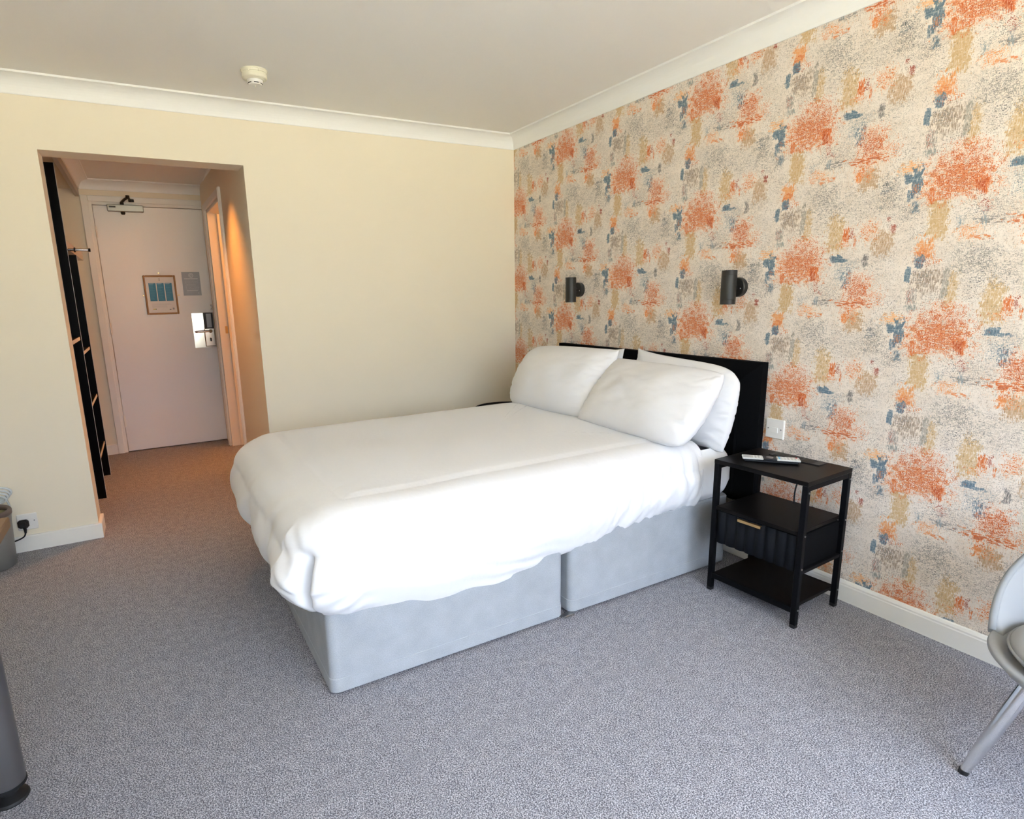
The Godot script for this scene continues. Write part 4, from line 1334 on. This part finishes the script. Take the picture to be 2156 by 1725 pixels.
func build_trim() -> void:
	# coving: hollow profile with a small lip at wall and ceiling
	var c := 0.083
	var prof := [[0.0, 0.0], [0.0, -c], [0.006, -c], [0.007, -c + 0.004]]
	for k in 9:
		var a := PI * 0.5 * (k + 0.5) / 9.0
		var r := c - 0.012
		prof.append([0.007 + r - r * cos(a), -0.007 - r + r * sin(a)])
	prof.append([c - 0.008, -0.007])
	prof.append([c - 0.006, -0.010])
	prof.append([c, -0.009])
	prof.append([c + 0.001, 0.0])
	var cv := paint(Color8(250, 250, 246), 0.6)
	var y := CEIL
	var sides := {
		"back": [Vector3(XL, y, ZB), Vector3(XW, y, ZB), Vector3(0, 0, 1), 1.0, 1.0],
		"right": [Vector3(XW, y, ZB), Vector3(XW, y, ZR), Vector3(-1, 0, 0), 1.0, 1.0],
		"left": [Vector3(XL, y, ZB), Vector3(XL, y, ZR), Vector3(1, 0, 0), 1.0, 1.0],
		"front": [Vector3(XL, y, ZR), Vector3(XW, y, ZR), Vector3(0, 0, -1), 1.0, 1.0]}
	var n := 2
	for k in sides:
		var s: Array = sides[k]
		struct_mesh("trim_%d" % n, moulding(prof, s[0], s[1], s[2], s[3], s[4]), cv)
		n += 1
	# smaller coving in the lobby
	var p2 := []
	for p in prof:
		p2.append([p[0] * 0.88, p[1] * 0.88])
	var xr := 0.588 + 0.042
	for s in [[Vector3(-0.318, CCEIL, ZD), Vector3(xr, CCEIL, ZD), Vector3(0, 0, 1), 1.0, 1.0], [Vector3(-0.318, CCEIL, ZD), Vector3(-0.318, CCEIL, ZI), Vector3(1, 0, 0), 1.0, 0.0]]:
		struct_mesh("trim_%d" % n, moulding(p2, s[0], s[1], s[2], s[3], s[4]), cv)
		n += 1
	struct_mesh("trim_%d" % n, moulding(p2, Vector3(xr, CCEIL, ZD), Vector3(0.5915, CCEIL, ZI), Vector3(-1, 0, -0.0204).normalized(), 1.0, 0.0), cv)
	n += 1
	# skirting
	var sk := [[0.0, 0.0], [0.016, 0.0], [0.016, 0.066], [0.014, 0.070], [0.014, 0.076], [0.009, 0.084], [0.004, 0.086], [0.0, 0.086]]
	var sq := [[0.0, 0.0], [0.016, 0.0], [0.016, 0.079], [0.013, 0.083], [0.0, 0.083]]
	struct_mesh("baseboard_back", moulding(sq, Vector3(XL, 0, ZB), Vector3(-0.347, 0, ZB), Vector3(0, 0, 1), 0.0, -1.0), M.white_paint)
	struct_mesh("baseboard_reveal", moulding(sq, Vector3(-0.347, 0, ZB), Vector3(-0.347, 0, ZI), Vector3(1, 0, 0), -1.0, 0.0), M.white_paint)
	struct_mesh("baseboard_back_far", moulding(sq, Vector3(0.588, 0, ZB), Vector3(XW, 0, ZB), Vector3(0, 0, 1), 0.0, 1.0), M.white_paint)
	struct_mesh("baseboard_right", moulding(sk, Vector3(XW, 0, ZB), Vector3(XW, 0, ZR), Vector3(-1, 0, 0), 1.0, 0.0), M.white_paint)
	struct_mesh("baseboard_left", moulding(sq, Vector3(XL, 0, ZB), Vector3(XL, 0, ZR), Vector3(1, 0, 0), 1.0, 0.0), M.white_paint)
	struct_mesh("baseboard_entrance", moulding(sq, Vector3(-0.95, 0, ZD), Vector3(-0.319, 0, ZD), Vector3(0, 0, 1), 0.0, 0.0), M.white_paint)

func build_downlight() -> void:
	var t := thing("recessed_downlight", "small warm downlight in the lobby ceiling near the doorway", "downlight", Vector3(0.29, CCEIL, -4.22))
	put("trim_ring", turned([[0.030, -0.001], [0.030, -0.006], [0.041, -0.006], [0.044, 0.0]], 32), M.white_paint, t)
	var glow := StandardMaterial3D.new()
	glow.albedo_color = Color8(255, 214, 150)
	glow.emission_enabled = true
	glow.emission = Color(1.0, 0.62, 0.28)
	glow.emission_energy_multiplier = 4.0
	put("lamp_lens", lathe([[0.0, -0.003], [0.029, -0.003], [0.029, -0.001], [0.0, -0.001]], 24), glow, t)
	var s := SpotLight3D.new()
	s.name = "downlight_beam"
	add_child(s)
	s.position = Vector3(0.29, CCEIL - 0.012, -4.22)
	s.rotation.x = -PI * 0.5
	s.light_color = Color(1.0, 0.62, 0.26)
	s.light_energy = 0.85
	s.spot_angle = 44.0
	s.spot_angle_attenuation = 1.0
	s.spot_range = 8.0
	s.spot_attenuation = 2.0
	s.light_size = 0.03
	s.shadow_enabled = true

func build_bathroom_light() -> void:
	var t := thing("bathroom_ceiling_light", "warm ceiling light inside the bathroom off the lobby", "ceiling light", Vector3(1.40, CCEIL, -4.95))
	put("base", turned([[0.0, 0.0], [0.13, 0.0], [0.13, -0.02], [0.0, -0.02]], 36), M.white_paint, t)
	var glow := StandardMaterial3D.new()
	glow.albedo_color = Color8(255, 224, 176)
	glow.emission_enabled = true
	glow.emission = Color(1.0, 0.68, 0.36)
	glow.emission_energy_multiplier = 1.0
	put("lamp_diffuser", lathe([[0.12, -0.02], [0.118, -0.045], [0.09, -0.065], [0.0, -0.072]], 36), glow, t)
	var l := OmniLight3D.new()
	l.name = "bathroom_light"
	add_child(l)
	l.position = Vector3(1.40, CCEIL - 0.13, -4.95)
	l.light_color = Color(1.0, 0.64, 0.30)
	l.light_energy = 0.24
	l.light_size = 0.1
	l.omni_range = 8.0
	l.omni_attenuation = 2.0
	l.shadow_enabled = true

func _ready() -> void:
	# ---- camera: the photograph is a crop, so the lens is shifted
	var cam := Camera3D.new()
	cam.name = "camera"
	add_child(cam)
	cam.position = Vector3(0, 1.26, 0)
	cam.basis = Basis.from_euler(Vector3(-0.20951, -0.50273, -0.02344), EULER_ORDER_YXZ)
	var fpx := 1240.14
	var near := 0.05
	cam.keep_aspect = Camera3D.KEEP_HEIGHT
	cam.set_frustum(near * 1725.0 / fpx, Vector2((1078.0 - 999.47) / fpx * near, (882.63 - 862.5) / fpx * near), near, 100.0)
	cam.current = true
	# ---- daylight
	var env := Environment.new()
	var sky := Sky.new()
	var sm := ProceduralSkyMaterial.new()
	sm.sky_top_color = Color(0.83, 0.895, 1.0)
	sm.sky_horizon_color = Color(0.30, 0.32, 0.34)
	sm.ground_horizon_color = Color(0.56, 0.55, 0.46)
	sm.ground_bottom_color = Color(0.34, 0.34, 0.24)
	sm.sky_curve = 0.6      # an overcast sky: three times as bright overhead as at the horizon
	sm.sky_energy_multiplier = 1.0
	sky.sky_material = sm
	env.background_mode = Environment.BG_SKY
	env.sky = sky
	env.background_energy_multiplier = 16.0
	env.tonemap_mode = Environment.TONE_MAPPER_LINEAR
	env.tonemap_exposure = 2.62
	env.sdfgi_enabled = true
	env.ssao_enabled = true
	env.ssil_enabled = true
	var we := WorldEnvironment.new()
	we.name = "daylight"
	we.environment = env
	add_child(we)
	# the sun stands over the far side of the house: it lights the lawn, not the room
	var sun := DirectionalLight3D.new()
	sun.name = "sun"
	add_child(sun)
	sun.rotation = Vector3(deg_to_rad(-58.0), deg_to_rad(160.0), 0)
	sun.light_color = Color(1.0, 0.95, 0.86)
	sun.light_energy = 8.5
	sun.shadow_enabled = true
	# ---- the place
	make_materials()
	build_shell()
	build_trim()
	build_door()
	build_bed()
	build_side_table()
	build_wardrobe()
	build_chair()
	build_left_things()
	build_round_table()
	build_wall_fittings()
	build_downlight()
	build_bathroom_light()
